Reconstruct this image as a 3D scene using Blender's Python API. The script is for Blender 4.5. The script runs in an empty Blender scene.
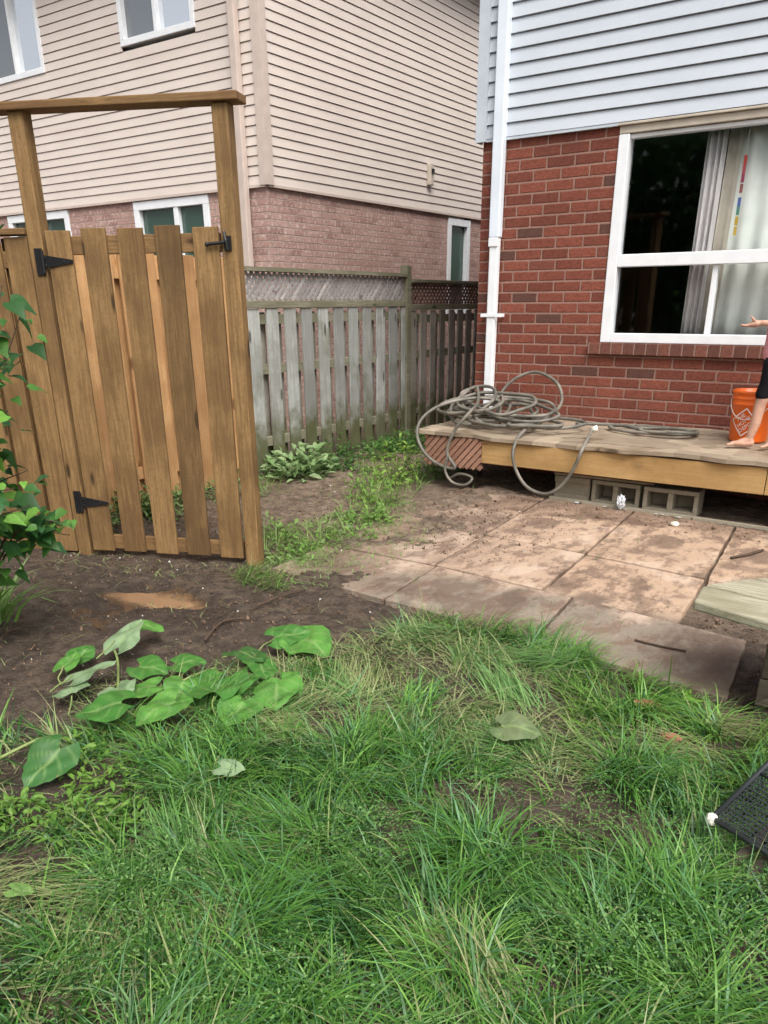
import bpy, bmesh, math, random
import numpy as np
from mathutils import Vector, Matrix
random.seed(4); rng = np.random.default_rng(7)
S = bpy.context.scene
C = S.collection
PI = math.pi
# ------------------------------------------------------------------ camera
CAMH = 1.5
F, YAW, PIT, ROL, CX, CY = 788.22, -.6085, .4022, -.0067, 384.0, 638.5
def cam_axes():
    c, s = math.cos(YAW), math.sin(YAW)
    f = Vector((s*math.cos(PIT), c*math.cos(PIT), -math.sin(PIT)))
    rt = Vector((c, -s, 0)); up = rt.cross(f)
    return rt*math.cos(ROL)+up*math.sin(ROL), -rt*math.sin(ROL)+up*math.cos(ROL), f
CA, CB, CC = cam_axes()
def ray(x, y): return CC + CA*((x-CX)/F) - CB*((y-CY)/F)
def on_z(x, y, z=0.0):
    d = ray(x, y); return Vector((0, 0, CAMH)) + d*((z-CAMH)/d.z)
def on_y(x, y, Y):
    d = ray(x, y); return Vector((0, 0, CAMH)) + d*(Y/d.y)
cam = bpy.data.cameras.new('camera'); co = bpy.data.objects.new('camera', cam); C.objects.link(co)
co.matrix_world = Matrix(((CA.x, CB.x, -CC.x, 0), (CA.y, CB.y, -CC.y, 0), (CA.z, CB.z, -CC.z, CAMH), (0, 0, 0, 1)))
cam.sensor_width = 36; cam.lens = F/1024*36; cam.shift_y = (CY-512)/1024; cam.clip_end = 500; cam.clip_start = .05
S.camera = co
S.render.resolution_x = 768; S.render.resolution_y = 1024
# ------------------------------------------------------------------ light
w = bpy.data.worlds.new('World'); S.world = w; w.use_nodes = True
nt = w.node_tree; nt.nodes.clear()
SUN_EL, SUN_AZ = math.radians(54), math.radians(128)      # azimuth: clockwise from +Y
sky = nt.nodes.new('ShaderNodeTexSky'); sky.sky_type = 'NISHITA'; sky.sun_disc = False
sky.sun_elevation = SUN_EL; sky.sun_rotation = SUN_AZ; sky.dust_density = 6; sky.air_density = 1.0; sky.ozone_density = .6
hs = nt.nodes.new('ShaderNodeHueSaturation'); hs.inputs['Saturation'].default_value = .3
bg = nt.nodes.new('ShaderNodeBackground'); bg.inputs['Strength'].default_value = .15
ow = nt.nodes.new('ShaderNodeOutputWorld')
nt.links.new(sky.outputs[0], hs.inputs['Color']); nt.links.new(hs.outputs[0], bg.inputs[0]); nt.links.new(bg.outputs[0], ow.inputs[0])
sl = bpy.data.lights.new('sun', 'SUN'); sl.energy = 1.5; sl.angle = math.radians(35); sl.color = (1, .97, .92)
so = bpy.data.objects.new('sun', sl); C.objects.link(so)
sd = Vector((math.sin(SUN_AZ)*math.cos(SUN_EL), math.cos(SUN_AZ)*math.cos(SUN_EL), math.sin(SUN_EL)))
so.rotation_euler = (-sd).to_track_quat('-Z', 'Y').to_euler()
S.view_settings.view_transform = 'Standard'; S.view_settings.look = 'None'; S.view_settings.exposure = .62; S.view_settings.gamma = 1
# ------------------------------------------------------------------ materials
class N:
    def __init__(s, name):
        s.m = bpy.data.materials.new(name); s.m.use_nodes = True; s.t = s.m.node_tree
        s.t.nodes.clear(); s.out = s.n('ShaderNodeOutputMaterial'); s.b = s.n('ShaderNodeBsdfPrincipled')
        s.l(s.b.outputs[0], s.out.inputs[0])
    def n(s, k, **kw):
        x = s.t.nodes.new(k)
        for a, v in kw.items(): setattr(x, a, v)
        return x
    def l(s, a, b): s.t.links.new(a, b)
    def val(s, sock, v):
        if hasattr(v, 'node'): s.l(v, sock)
        else: sock.default_value = v
    def math(s, op, a, b=0.0, c=0.0):
        x = s.n('ShaderNodeMath', operation=op)
        s.val(x.inputs[0], a); s.val(x.inputs[1], b); s.val(x.inputs[2], c); return x.outputs[0]
    def mix(s, f, a, b, mode='MIX'):
        x = s.n('ShaderNodeMix', data_type='RGBA', blend_type=mode)
        s.val(x.inputs[0], f); s.val(x.inputs[6], a if hasattr(a, 'node') else (*a, 1)); s.val(x.inputs[7], b if hasattr(b, 'node') else (*b, 1))
        return x.outputs[2]
    def pos(s, obj=False):
        if obj: return s.n('ShaderNodeTexCoord').outputs['Object']
        return s.n('ShaderNodeNewGeometry').outputs['Position']
    def mapv(s, v, sc=(1, 1, 1), loc=(0, 0, 0), rot=(0, 0, 0)):
        m = s.n('ShaderNodeMapping'); s.l(v, m.inputs[0]); m.inputs['Scale'].default_value = sc; m.inputs['Location'].default_value = loc; m.inputs['Rotation'].default_value = rot
        return m.outputs[0]
    def noise(s, v, sc=5, det=4, rough=.55, dist=0):
        x = s.n('ShaderNodeTexNoise'); s.l(v, x.inputs['Vector']); x.inputs['Scale'].default_value = sc
        x.inputs['Detail'].default_value = det; x.inputs['Roughness'].default_value = rough; x.inputs['Distortion'].default_value = dist
        return x.outputs[0]
    def ramp(s, f, lo, hi, a=0.0, b=1.0):
        x = s.n('ShaderNodeMapRange'); x.interpolation_type = 'SMOOTHSTEP'
        s.val(x.inputs[0], f); x.inputs[1].default_value = lo; x.inputs[2].default_value = hi; x.inputs[3].default_value = a; x.inputs[4].default_value = b
        return x.outputs[0]
    def base(s, c, rough=.7, spec=.4):
        s.val(s.b.inputs['Base Color'], c if hasattr(c, 'node') else (*c, 1)); s.val(s.b.inputs['Roughness'], rough)
        s.b.inputs['Specular IOR Level'].default_value = spec
    def bump(s, h, st=.3, d=.01):
        x = s.n('ShaderNodeBump'); s.l(h, x.inputs['Height']); x.inputs['Strength'].default_value = st; x.inputs['Distance'].default_value = d
        s.l(x.outputs[0], s.b.inputs['Normal'])
    def sep(s, v):
        x = s.n('ShaderNodeSeparateXYZ'); s.l(v, x.inputs[0]); return x.outputs
    def comb(s, x=0.0, y=0.0, z=0.0):
        c = s.n('ShaderNodeCombineXYZ')
        for i, v in enumerate((x, y, z)): s.val(c.inputs[i], v)
        return c.outputs[0]

def brick_mat(name, ca, cb, cdark, cm, bw, bh, z0, darkfrac=.12, mort=.011, blotch=0.0, stain=(.1, .08, .07)):
    k = N(name); p = k.sep(k.pos())
    wob = k.noise(k.pos(), 9, 3); wob2 = k.noise(k.pos(), 60, 2)
    u = k.math('ADD', p[0], p[1]); z = k.math('SUBTRACT', p[2], z0)
    z = k.math('ADD', z, k.math('MULTIPLY', k.math('SUBTRACT', wob2, .5), .011))
    u = k.math('ADD', u, k.math('MULTIPLY', k.math('SUBTRACT', wob2, .5), .013))
    rz = k.math('DIVIDE', z, bh); row = k.math('FLOOR', rz); fz = k.math('FRACT', rz)
    half = k.math('MULTIPLY', k.math('FRACT', k.math('MULTIPLY', row, .5)), 1.0)
    jit = k.n('ShaderNodeTexWhiteNoise', noise_dimensions='1D'); k.l(row, jit.inputs['W'])
    ru = k.math('ADD', k.math('DIVIDE', u, bw), k.math('ADD', half, k.math('MULTIPLY', jit.outputs[0], .12)))
    col = k.math('FLOOR', ru); fu = k.math('FRACT', ru)
    def edge(f, m):   # 1 inside brick
        a = k.ramp(f, m*.15, m*.95); b = k.ramp(f, 1-m*.95, 1-m*.15, 1, 0); return k.math('MULTIPLY', a, b)
    inside = k.math('MULTIPLY', edge(fz, mort/bh), edge(fu, mort/bw)); inside = k.ramp(k.math('ADD', inside, k.math('MULTIPLY', k.math('SUBTRACT', k.noise(k.pos(), 70, 4, .7), .5), .9)), .1, .75)
    wn = k.n('ShaderNodeTexWhiteNoise', noise_dimensions='2D'); k.l(k.comb(row, col, 0.0), wn.inputs['Vector'])
    r1 = wn.outputs[0]; rc = k.sep(wn.outputs[1])
    c = k.mix(r1, ca, cb)
    c = k.mix(k.ramp(rc[1], 1-darkfrac-.02, 1-darkfrac+.02), c, cdark)
    g = k.noise(k.mapv(k.pos(), (1, 1, 2.5)), 45, 5, .7)
    c = k.mix(k.ramp(g, .42, .62, 0, .55), c, tuple(x*.5 for x in ca))
    c = k.mix(k.ramp(k.noise(k.pos(), 130, 2), .6, .75, 0, .35), c, tuple(min(1, x*1.9) for x in cb))
    if blotch: c = k.mix(k.ramp(k.noise(k.pos(), 22, 4, .7), .5, .66, 0, blotch), c, (.62, .5, .46))
    c = k.mix(k.math('SUBTRACT', 1.0, inside), c, k.mix(wob, cm, tuple(x*.7 for x in cm)))
    c = k.mix(k.ramp(k.noise(k.pos(), 1.3, 4), .5, .75, 0, .35), c, stain)
    k.base(c, .9, .2)
    h = k.math('ADD', inside, k.math('MULTIPLY', g, .35)); k.bump(h, 1.0, .012)
    return k.m
def wood(name, c1, c2, cd, axis='z', sc=1.0, rough=.75, extra=None, obj=True):
    k = N(name); P = k.pos(obj)
    oi = k.n('ShaderNodeObjectInfo'); isl = k.n('ShaderNodeNewGeometry').outputs['Random Per Island']
    rr = k.math('ADD', k.math('MULTIPLY', isl, 13.0), k.math('MULTIPLY', oi.outputs['Random'], 7.0))
    P2 = k.n('ShaderNodeVectorMath', operation='ADD'); k.l(P, P2.inputs[0]); k.l(k.comb(rr, rr, rr), P2.inputs[1]); V = P2.outputs[0]
    st = {'z': (22, 22, 1.2), 'x': (1.2, 22, 22), 'y': (22, 1.2, 22)}[axis]
    g = k.noise(k.mapv(V, tuple(a*sc for a in st)), 2.2, 7, .72, 1.0)
    big = k.noise(V, 2.5, 3)
    c = k.mix(k.ramp(g, .38, .62), c1, c2)
    c = k.mix(k.ramp(big, .40, .62, 0, .55), c, cd); c = k.mix(k.ramp(k.noise(V, 60, 3, .7), .5, .7, 0, .35), c, cd)
    # knots
    kv = k.n('ShaderNodeTexVoronoi'); kst = {'z': (7, 7, 2.2), 'x': (2.2, 7, 7), 'y': (7, 2.2, 7)}[axis]
    k.l(k.mapv(V, kst), kv.inputs[0]); kv.inputs['Scale'].default_value = 1.0
    c = k.mix(k.ramp(kv.outputs[0], .08, .16, .9, 0), c, tuple(x*.35 for x in cd))
    c = k.mix(k.ramp(k.math('FRACT', k.math('MULTIPLY', isl, 7.3)), 0, 1, 0, .5), c, tuple(x*.55 for x in cd))
    if extra: c = extra(k, c)
    k.base(c, rough, .3); k.bump(g, .35, .004)
    return k.m
def mossy(k, c):
    z = k.sep(k.pos())[2]; n = k.noise(k.pos(), 7, 4)
    zz = k.math('ADD', z, k.math('MULTIPLY', k.math('SUBTRACT', n, .5), .7))
    c = k.mix(k.ramp(zz, .25, .62, .9, 0), c, k.mix(n, (.05, .055, .02), (.10, .10, .03)))
    return k.mix(k.ramp(k.noise(k.pos(), 3, 3), .55, .7, 0, .4), c, (.09, .1, .05))
def plain(name, c, rough=.5, spec=.4, var=.12, sc=8, metal=0, bump=0):
    k = N(name); n = k.noise(k.pos(), sc, 5)
    k.base(k.mix(k.ramp(n, .3, .7), tuple(x*(1-var) for x in c), tuple(min(1, x*(1+var)) for x in c)), rough, spec)
    k.b.inputs['Metallic'].default_value = metal
    if bump: k.bump(k.noise(k.pos(), sc*6, 3), bump, .003)
    return k.m
def siding_mat(name, c, cd):
    k = N(name); n = k.noise(k.mapv(k.pos(), (1, 1, 3)), 1.5, 5, .6); f = k.noise(k.mapv(k.pos(), (3, 3, 45)), 5, 3)
    c_ = k.mix(k.ramp(n, .35, .75, 0, .8), c, cd); k.base(c_, .5, .3); k.bump(f, .12, .003); return k.m
def leafmat(name, attr='Col', trans=.35, rough=.5):
    k = N(name); a = k.n('ShaderNodeAttribute', attribute_name=attr)
    n = k.noise(k.pos(), 60, 3); c = k.mix(k.ramp(n, .3, .7, 0, .25), a.outputs['Color'], (.03, .05, .012))
    k.base(c, rough, .35)
    tr = k.n('ShaderNodeBsdfTranslucent'); k.l(c, tr.inputs[0]); ms = k.n('ShaderNodeMixShader'); ms.inputs[0].default_value = trans
    k.l(k.b.outputs[0], ms.inputs[1]); k.l(tr.outputs[0], ms.inputs[2]); k.l(ms.outputs[0], k.out.inputs[0])
    return k.m
M = {}
M['red_brick'] = brick_mat('red_brick', (.165, .052, .036), (.27, .085, .055), (.11, .058, .046), (.35, .20, .155), .25, .0868, .02, .09, mort=.016, stain=(.10,.045,.035))
M['pink_brick'] = brick_mat('pink_brick', (.42, .25, .21), (.50, .33, .28), (.34, .20, .17), (.50, .38, .33), .21, .076, .0, .12, blotch=.85, stain=(.2, .12, .1))
k = N('sill_brick'); p = k.sep(k.pos()); ru = k.math('DIVIDE', k.math('ADD', p[0], 0.01), .1); fu = k.math('FRACT', ru)
wn = k.n('ShaderNodeTexWhiteNoise', noise_dimensions='1D'); k.l(k.math('FLOOR', ru), wn.inputs['W'])
c = k.mix(wn.outputs[0], (.13, .055, .04), (.22, .085, .06)); c = k.mix(k.ramp(k.noise(k.pos(), 40, 4), .4, .7, 0, .5), c, (.07, .04, .035))
ins = k.math('MULTIPLY', k.ramp(fu, .03, .09), k.ramp(fu, .92, .98, 1, 0)); c = k.mix(ins, (.26, .16, .13), c); k.base(c, .9, .2); k.bump(ins, .8, .005); M['sill_brick'] = k.m
M['white_siding'] = siding_mat('white_siding', (.52, .56, .61), (.46, .50, .555))
M['beige_siding'] = siding_mat('beige_siding', (.64, .565, .51), (.57, .495, .445))
M['beige_trim'] = plain('beige_trim', (.54, .45, .395), .5, var=.06)
M['grey_trim'] = plain('grey_trim', (.50, .55, .60), .45, var=.05)
M['white_pvc'] = plain('white_pvc', (.78, .80, .82), .35, var=.04)
M['cream'] = plain('cream', (.52, .46, .38), .5, var=.1)
M['downpipe_paint'] = plain('downpipe_paint', (.70, .76, .83), .4, var=.05, sc=3)
M['new_wood'] = wood('new_wood', (.18, .105, .041), (.29, .175, .073), (.095, .052, .021))  # shade on the backlit gate front is put into this dark brown
M['new_wood_x'] = wood('new_wood_x', (.15, .086, .034), (.26, .155, .065), (.13, .065, .028), 'x')
M['back_wood'] = wood('back_wood', (.50, .28, .12), (.62, .38, .18), (.34, .17, .07))  # brighter copy of the new timber, side light put into its colour
M['old_wood'] = wood('old_wood', (.31, .32, .30), (.43, .44, .415), (.19, .19, .165), extra=mossy)
M['old_rail'] = wood('old_rail', (.17, .155, .11), (.25, .235, .17), (.11, .11, .06), 'y')
M['old_dark'] = wood('old_dark', (.26, .235, .205), (.36, .33, .29), (.18, .165, .13), extra=mossy)
M['lattice_grey'] = wood('lattice_grey', (.33, .31, .30), (.46, .43, .42), (.24, .22, .21), 'y')
M['lattice_brown'] = wood('lattice_brown', (.20, .12, .095), (.28, .17, .14), (.10, .06, .045), 'y')
def deckstain(k, c):
    n = k.noise(k.mapv(k.pos(), (1, 1, 1.5)), 2.6, 5, .65)
    return k.mix(k.ramp(n, .52, .7, 0, .55), c, (.13, .085, .04))
M['deck_fascia'] = wood('deck_fascia', (.40, .245, .095), (.47, .30, .13), (.30, .17, .06), 'x', extra=deckstain)
M['deck_top'] = wood('deck_top', (.33, .26, .185), (.42, .345, .255), (.24, .18, .125), 'x', extra=deckstain)
M['skirt_wood'] = wood('skirt_wood', (.36, .19, .125), (.46, .27, .19), (.24, .12, .08), 'x')
M['bench_wood'] = wood('bench_wood', (.26, .235, .165), (.42, .39, .29), (.19, .17, .10), 'x')
M['bench_leg'] = wood('bench_leg', (.075, .058, .043), (.12, .095, .07), (.05, .04, .03), 'x')
M['black_iron'] = plain('black_iron', (.012, .012, .013), .45, .4, .2)
k = N('concrete_block'); n = k.noise(k.pos(), 30, 6, .7); n2 = k.noise(k.pos(), 4, 3)
k.base(k.mix(n, k.mix(n2, (.30, .26, .19), (.42, .37, .28)), (.18, .16, .12)), .95, .1); k.bump(n, .6, .006); M['concrete'] = k.m
# hose
k = N('hose_rubber'); n = k.noise(k.pos(), 6, 4); k.base(k.mix(k.ramp(n, .35, .7), (.10, .092, .075), (.22, .20, .165)), .5, .4); k.bump(k.noise(k.pos(), 80, 2), .2, .003); M['hose'] = k.m
# soil
k = N('soil'); P = k.pos(); p = k.sep(P)
n1 = k.noise(P, 2.2, 5, .6); n2 = k.noise(P, 14, 6, .7); n3 = k.noise(P, 90, 4, .7)
n2c = k.ramp(n2, .35, .65); wet = k.mix(n2c, (.042, .029, .020), (.125, .090, .064)); dry = k.mix(n2c, (.13, .092, .062), (.27, .20, .145))
yy = k.math('ADD', p[1], k.math('MULTIPLY', k.math('SUBTRACT', n1, .5), 1.6))
c = k.mix(k.ramp(yy, 3.2, 4.6), wet, dry)
c = k.mix(k.ramp(k.noise(P, 4.5, 5, .6), .48, .66, 0, .55), c, (.055, .036, .028))
c = k.mix(k.ramp(n3, .60, .72, 0, .6), c, (.24, .19, .15)); c = k.mix(k.ramp(n3, .28, .40, .6, 0), c, (.03, .02, .016))
px1 = k.math('MULTIPLY', k.math('ADD', p[0], 3.38), 1.5); py1 = k.math('MULTIPLY', k.math('SUBTRACT', p[1], 2.62), 3.2); pr_ = k.math('ADD', k.math('SQRT', k.math('ADD', k.math('MULTIPLY', px1, px1), k.math('MULTIPLY', py1, py1))), k.math('MULTIPLY', k.math('SUBTRACT', n1, .5), 1.2)); wetm = k.ramp(pr_, .55, 1.1, 1, 0); c = k.mix(k.math('MULTIPLY', wetm, .6), c, (.035, .024, .018)); k.base(c, k.math('SUBTRACT', k.ramp(k.noise(P, 3.1, 4), .4, .62, .42, .95), k.math('MULTIPLY', wetm, .32)), .4); k.bump(k.math('ADD', n2, k.math('MULTIPLY', n3, .5)), 1.0, .035); M['soil'] = k.m
# far lawn / ground material reused for whole sheet
k = N('slab'); P = k.pos(); oi = k.n('ShaderNodeObjectInfo').outputs['Random']
Vv = k.n('ShaderNodeVectorMath', operation='ADD'); k.l(P, Vv.inputs[0]); k.l(k.comb(k.math('MULTIPLY', oi, 5), 0.0, 0.0), Vv.inputs[1]); V = Vv.outputs[0]
n1 = k.noise(k.mapv(V, (1, .7, 1)), 2.2, 7, .66, .1); n2 = k.noise(k.mapv(V, (1, .55, 1)), 9, 8, .74, .05); n3 = k.noise(P, 110, 3, .7)
c = k.mix(n2, (.38, .25, .165), (.56, .41, .29)); c = k.mix(oi, c, k.mix(n2, (.36, .26, .195), (.49, .36, .27)))
p = k.sep(P)
front_grey_ = k.ramp(k.math('ADD', k.math('SUBTRACT', 4.0, p[1]), k.math('MULTIPLY', k.math('SUBTRACT', n1, .5), 1.2)), -.1, .25, 0, .88)  # greyer concrete tone towards the front row of slabs
c = k.mix(front_grey_, c, k.mix(n2, (.16, .135, .105), (.32, .275, .215)))
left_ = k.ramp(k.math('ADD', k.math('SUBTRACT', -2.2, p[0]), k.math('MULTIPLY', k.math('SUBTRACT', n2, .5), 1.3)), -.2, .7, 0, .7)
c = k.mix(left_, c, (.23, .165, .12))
c = k.mix(k.ramp(n2, .48, .60, 0, .75), c, (.19, .12, .085)); c = k.mix(k.ramp(n1, .50, .60, 0, .75), c, (.15, .10, .075)); c = k.mix(k.ramp(n1, .46, .36, 0, .5), c, (.60, .47, .37)); c = k.mix(k.ramp(k.noise(k.mapv(V, (1, .5, 1), rot=(0, 0, .6)), 5, 7, .72, .1), .54, .60, 0, .5), c, (.11, .075, .055))
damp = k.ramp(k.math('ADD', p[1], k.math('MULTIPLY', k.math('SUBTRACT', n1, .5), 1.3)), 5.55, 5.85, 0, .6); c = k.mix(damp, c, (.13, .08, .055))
dx = k.math('MULTIPLY', k.math('ADD', p[0], .55), 2.2); dy = k.math('MULTIPLY', k.math('SUBTRACT', p[1], 4.5), 1.4)
rr = k.math('SQRT', k.math('ADD', k.math('MULTIPLY', dx, dx), k.math('MULTIPLY', dy, dy)))
c = k.mix(k.ramp(k.math('ADD', rr, k.math('MULTIPLY', n2, .5)), .75, 1.0, .85, 0), c, (.10, .07, .05))
c = k.mix(k.ramp(n3, .62, .75, 0, .35), c, (.1, .07, .05))
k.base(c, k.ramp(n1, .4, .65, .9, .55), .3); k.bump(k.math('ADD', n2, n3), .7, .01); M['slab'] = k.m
k = N('puddle'); n = k.noise(k.mapv(k.pos(), (1, 3, 1)), 4, 4); pq = k.sep(k.pos()); ax = k.math('MULTIPLY', k.math('ADD', pq[0], 3.42), 2.2); ay = k.math('MULTIPLY', k.math('SUBTRACT', pq[1], 2.68), 7.5); rd = k.math('ADD', k.math('SQRT', k.math('ADD', k.math('MULTIPLY', ax, ax), k.math('MULTIPLY', ay, ay))), k.math('MULTIPLY', k.math('SUBTRACT', k.noise(k.pos(), 9, 4), .5), 1.6)); k.base(k.mix(k.ramp(rd, .35, 1.15), k.mix(n, (.20, .12, .07), (.30, .18, .10)), (.06, .04, .028)), .03, 1.0); k.bump(k.noise(k.pos(), 5, 2), .03, .01); M['puddle'] = k.m
M['leaf'] = leafmat('leaf'); M['grass'] = leafmat('grass', trans=.25, rough=.40)
M['straw'] = leafmat('straw', trans=.15, rough=.7)
M['orange'] = plain('orange', (.85, .15, .012), .35, .5, .05); M['bucket_white'] = plain('bucket_white', (.8, .72, .66), .5)
M['skin'] = plain('skin', (.50, .29, .21), .5, .35, .16, 14, bump=.1); M['pink_cloth'] = plain('pink_cloth', (.72, .33, .36), .85, .1)
M['black_cloth'] = plain('black_cloth', (.012, .012, .014), .9, .1); M['hair'] = plain('hair', (.06, .035, .02), .6)
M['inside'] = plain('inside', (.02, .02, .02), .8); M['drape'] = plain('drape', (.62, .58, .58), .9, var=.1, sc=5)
M['sheer'] = plain('sheer', (.80, .82, .77), .9, var=.05); M['eye'] = plain('eye', (.05, .04, .03), .2); M['lip'] = plain('lip', (.4, .12, .1), .5)
M['roof'] = plain('roof', (.05, .045, .04), .9, var=.3, sc=20); M['pebble'] = plain('pebble', (.38, .36, .33), .8, var=.4, sc=9)
M['foil'] = plain('foil', (.5, .51, .53), .3, .5, .1, 30); M['twig'] = plain('twig', (.07, .045, .03), .9, var=.3, sc=20)
M['pale_stem'] = plain('pale_stem', (.17, .22, .07), .6, var=.2); M['mesh_black'] = plain('mesh_black', (.03, .034, .037), .5)
M['cap_white'] = plain('cap_white', (.7, .66, .58), .6); M['terracotta'] = plain('terracotta', (.30, .13, .08), .9, var=.2, sc=30)
def glass_mat(name, refl, tint, trans):
    k = N(name); gl = k.n('ShaderNodeBsdfGlossy'); gl.inputs['Roughness'].default_value = .03; gl.inputs[0].default_value = (.95, .97, 1, 1)
    fr = k.n('ShaderNodeLayerWeight'); fr.inputs[0].default_value = .5
    tr = k.n('ShaderNodeBsdfTransparent'); tr.inputs[0].default_value = (*tint, 1)
    k.base(tint, .2); ms0 = k.n('ShaderNodeMixShader'); ms0.inputs[0].default_value = trans; k.l(k.b.outputs[0], ms0.inputs[1]); k.l(tr.outputs[0], ms0.inputs[2])
    ms = k.n('ShaderNodeMixShader'); k.l(k.math('ADD', k.math('MULTIPLY', fr.outputs['Fresnel'], .16), refl), ms.inputs[0]); k.l(ms0.outputs[0], ms.inputs[1]); k.l(gl.outputs[0], ms.inputs[2]); k.l(ms.outputs[0], k.out.inputs[0])
    return k.m
M['glass_clear'] = glass_mat('glass_clear', .018, (.94, .95, .95), 1.0)
M['glass_sky'] = glass_mat('glass_sky', .72, (.3, .35, .4), .0)
M['glass_grey'] = glass_mat('glass_grey', .16, (.10, .11, .12), .0)
M['glass_green_refl'] = glass_mat('glass_green_refl', .03, (.035, .075, .055), .0)  # green reflection of the yard painted as the opaque pane colour
# ------------------------------------------------------------------ mesh helpers
class MB:
    def __init__(s): s.v = []; s.f = []
    def poly(s, vs, fs):
        o = len(s.v); s.v += [tuple(x) for x in vs]; s.f += [tuple(i+o for i in f) for f in fs]; return s
    def box(s, x0, x1, y0, y1, z0, z1, j=0.0):
        r = lambda: random.uniform(-j, j) if j else 0
        vs = [(x+r(), y+r(), z+r()) for z in (z0, z1) for y in (y0, y1) for x in (x0, x1)]
        return s.poly(vs, [(0, 2, 3, 1), (4, 5, 7, 6), (0, 1, 5, 4), (2, 6, 7, 3), (0, 4, 6, 2), (1, 3, 7, 5)])
    def prism(s, pts, z0, z1):   # pts 2D xy CCW
        n = len(pts); vs = [(x, y, z0) for x, y in pts]+[(x, y, z1) for x, y in pts]
        return s.poly(vs, [tuple(range(n))[::-1], tuple(range(n, 2*n))]+[(i, (i+1) % n, (i+1) % n+n, i+n) for i in range(n)])
    def extr(s, pts, d):          # closed 3D polygon extruded by vector d
        n = len(pts); a = [Vector(p) for p in pts]; b = [p+Vector(d) for p in a]
        return s.poly(a+b, [tuple(range(n))[::-1], tuple(range(n, 2*n))]+[(i, (i+1) % n, (i+1) % n+n, i+n) for i in range(n)])
    def tube(s, pts, r, seg=8, cap=True):
        pts = [Vector(p) for p in pts]; n = len(pts); rs = r if isinstance(r, (list, tuple)) else [r]*n
        o = len(s.v); t0 = (pts[1]-pts[0]).normalized(); up = Vector((0, 0, 1)) if abs(t0.z) < .9 else Vector((1, 0, 0)); nn = t0.cross(up).normalized()
        for i, p in enumerate(pts):
            t = (pts[min(i+1, n-1)]-pts[max(i-1, 0)]).normalized(); nn = (nn-t*nn.dot(t)).normalized(); b = t.cross(nn)
            for q in range(seg):
                a = 2*PI*q/seg; s.v.append(tuple(p+(nn*math.cos(a)+b*math.sin(a))*rs[i]))
        for i in range(n-1):
            for q in range(seg):
                s.f.append((o+i*seg+q, o+i*seg+(q+1) % seg, o+(i+1)*seg+(q+1) % seg, o+(i+1)*seg+q))
        if cap: s.f.append(tuple(o+q for q in range(seg))[::-1]); s.f.append(tuple(o+(n-1)*seg+q for q in range(seg)))
        return s
    def lathe(s, prof, c=(0, 0, 0), seg=32):
        o = len(s.v)
        for r, z in prof:
            for q in range(seg): a = 2*PI*q/seg; s.v.append((c[0]+r*math.cos(a), c[1]+r*math.sin(a), c[2]+z))
        for i in range(len(prof)-1):
            for q in range(seg): s.f.append((o+i*seg+q, o+i*seg+(q+1) % seg, o+(i+1)*seg+(q+1) % seg, o+(i+1)*seg+q))
        return s
    def ball(s, c, r, sc=(1, 1, 1), seg=12, rings=8):
        o = len(s.v); c = Vector(c)
        for i in range(rings+1):
            a = PI*i/rings
            for q in range(seg):
                b = 2*PI*q/seg; s.v.append((c.x+r*sc[0]*math.sin(a)*math.cos(b), c.y+r*sc[1]*math.sin(a)*math.sin(b), c.z+r*sc[2]*math.cos(a)))
        for i in range(rings):
            for q in range(seg): s.f.append((o+i*seg+q, o+(i+1)*seg+q, o+(i+1)*seg+(q+1) % seg, o+i*seg+(q+1) % seg))
        return s
    def build(s, name, m, parent=None, smooth=False, bevel=0.0):
        me = bpy.data.meshes.new(name); me.from_pydata(s.v, [], s.f); me.validate(); me.materials.append(m)
        if smooth: me.polygons.foreach_set('use_smooth', [True]*len(me.polygons))
        o = bpy.data.objects.new(name, me); C.objects.link(o)
        if parent: o.parent = parent
        if bevel:
            b = o.modifiers.new('bevel', 'BEVEL'); b.width = bevel; b.segments = 2; b.limit_method = 'ANGLE'
        return o
def tag(o, label=None, cat=None, group=None, kind=None):
    if label: o['label'] = label
    if cat: o['category'] = cat
    if group: o['group'] = group
    if kind: o['kind'] = kind
    return o
def empty(name, loc=(0, 0, 0), rz=0.0):
    o = bpy.data.objects.new(name, None); C.objects.link(o); o.location = loc; o.rotation_euler = (0, 0, rz); o.empty_display_size = .1; return o
def catmull(P, n=8, closed=False):
    P = [Vector(p) for p in P]; out = []
    for i in range(len(P)-1):
        p0 = P[max(i-1, 0)]; p1 = P[i]; p2 = P[i+1]; p3 = P[min(i+2, len(P)-1)]
        for q in range(n):
            t = q/n; out.append(.5*((2*p1)+(p2-p0)*t+(2*p0-5*p1+4*p2-p3)*t*t+(3*p1-p0-3*p2+p3)*t**3))
    out.append(P[-1]); return out
def vn(x, y, s=1.0, seed=0):
    x = np.asarray(x, float)*s; y = np.asarray(y, float)*s; xi = np.floor(x).astype(np.int64); yi = np.floor(y).astype(np.int64); fx = x-xi; fy = y-yi
    fx = fx*fx*(3-2*fx); fy = fy*fy*(3-2*fy)
    def h(a, b):
        n = (a*374761393+b*668265263+seed*974634777) & 0x7fffffff; n = ((n ^ (n >> 13))*1274126177) & 0x7fffffff; return ((n ^ (n >> 16)) & 0xffff)/65535.
    return (h(xi, yi)*(1-fx)+h(xi+1, yi)*fx)*(1-fy)+(h(xi, yi+1)*(1-fx)+h(xi+1, yi+1)*fx)*fy
def fbm(x, y, s, seed=0, o=4):
    r = 0; a = .5
    for i in range(o): r = r+a*vn(x, y, s*2**i, seed+i*17); a *= .5
    return r/(1-.5**o)
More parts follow.
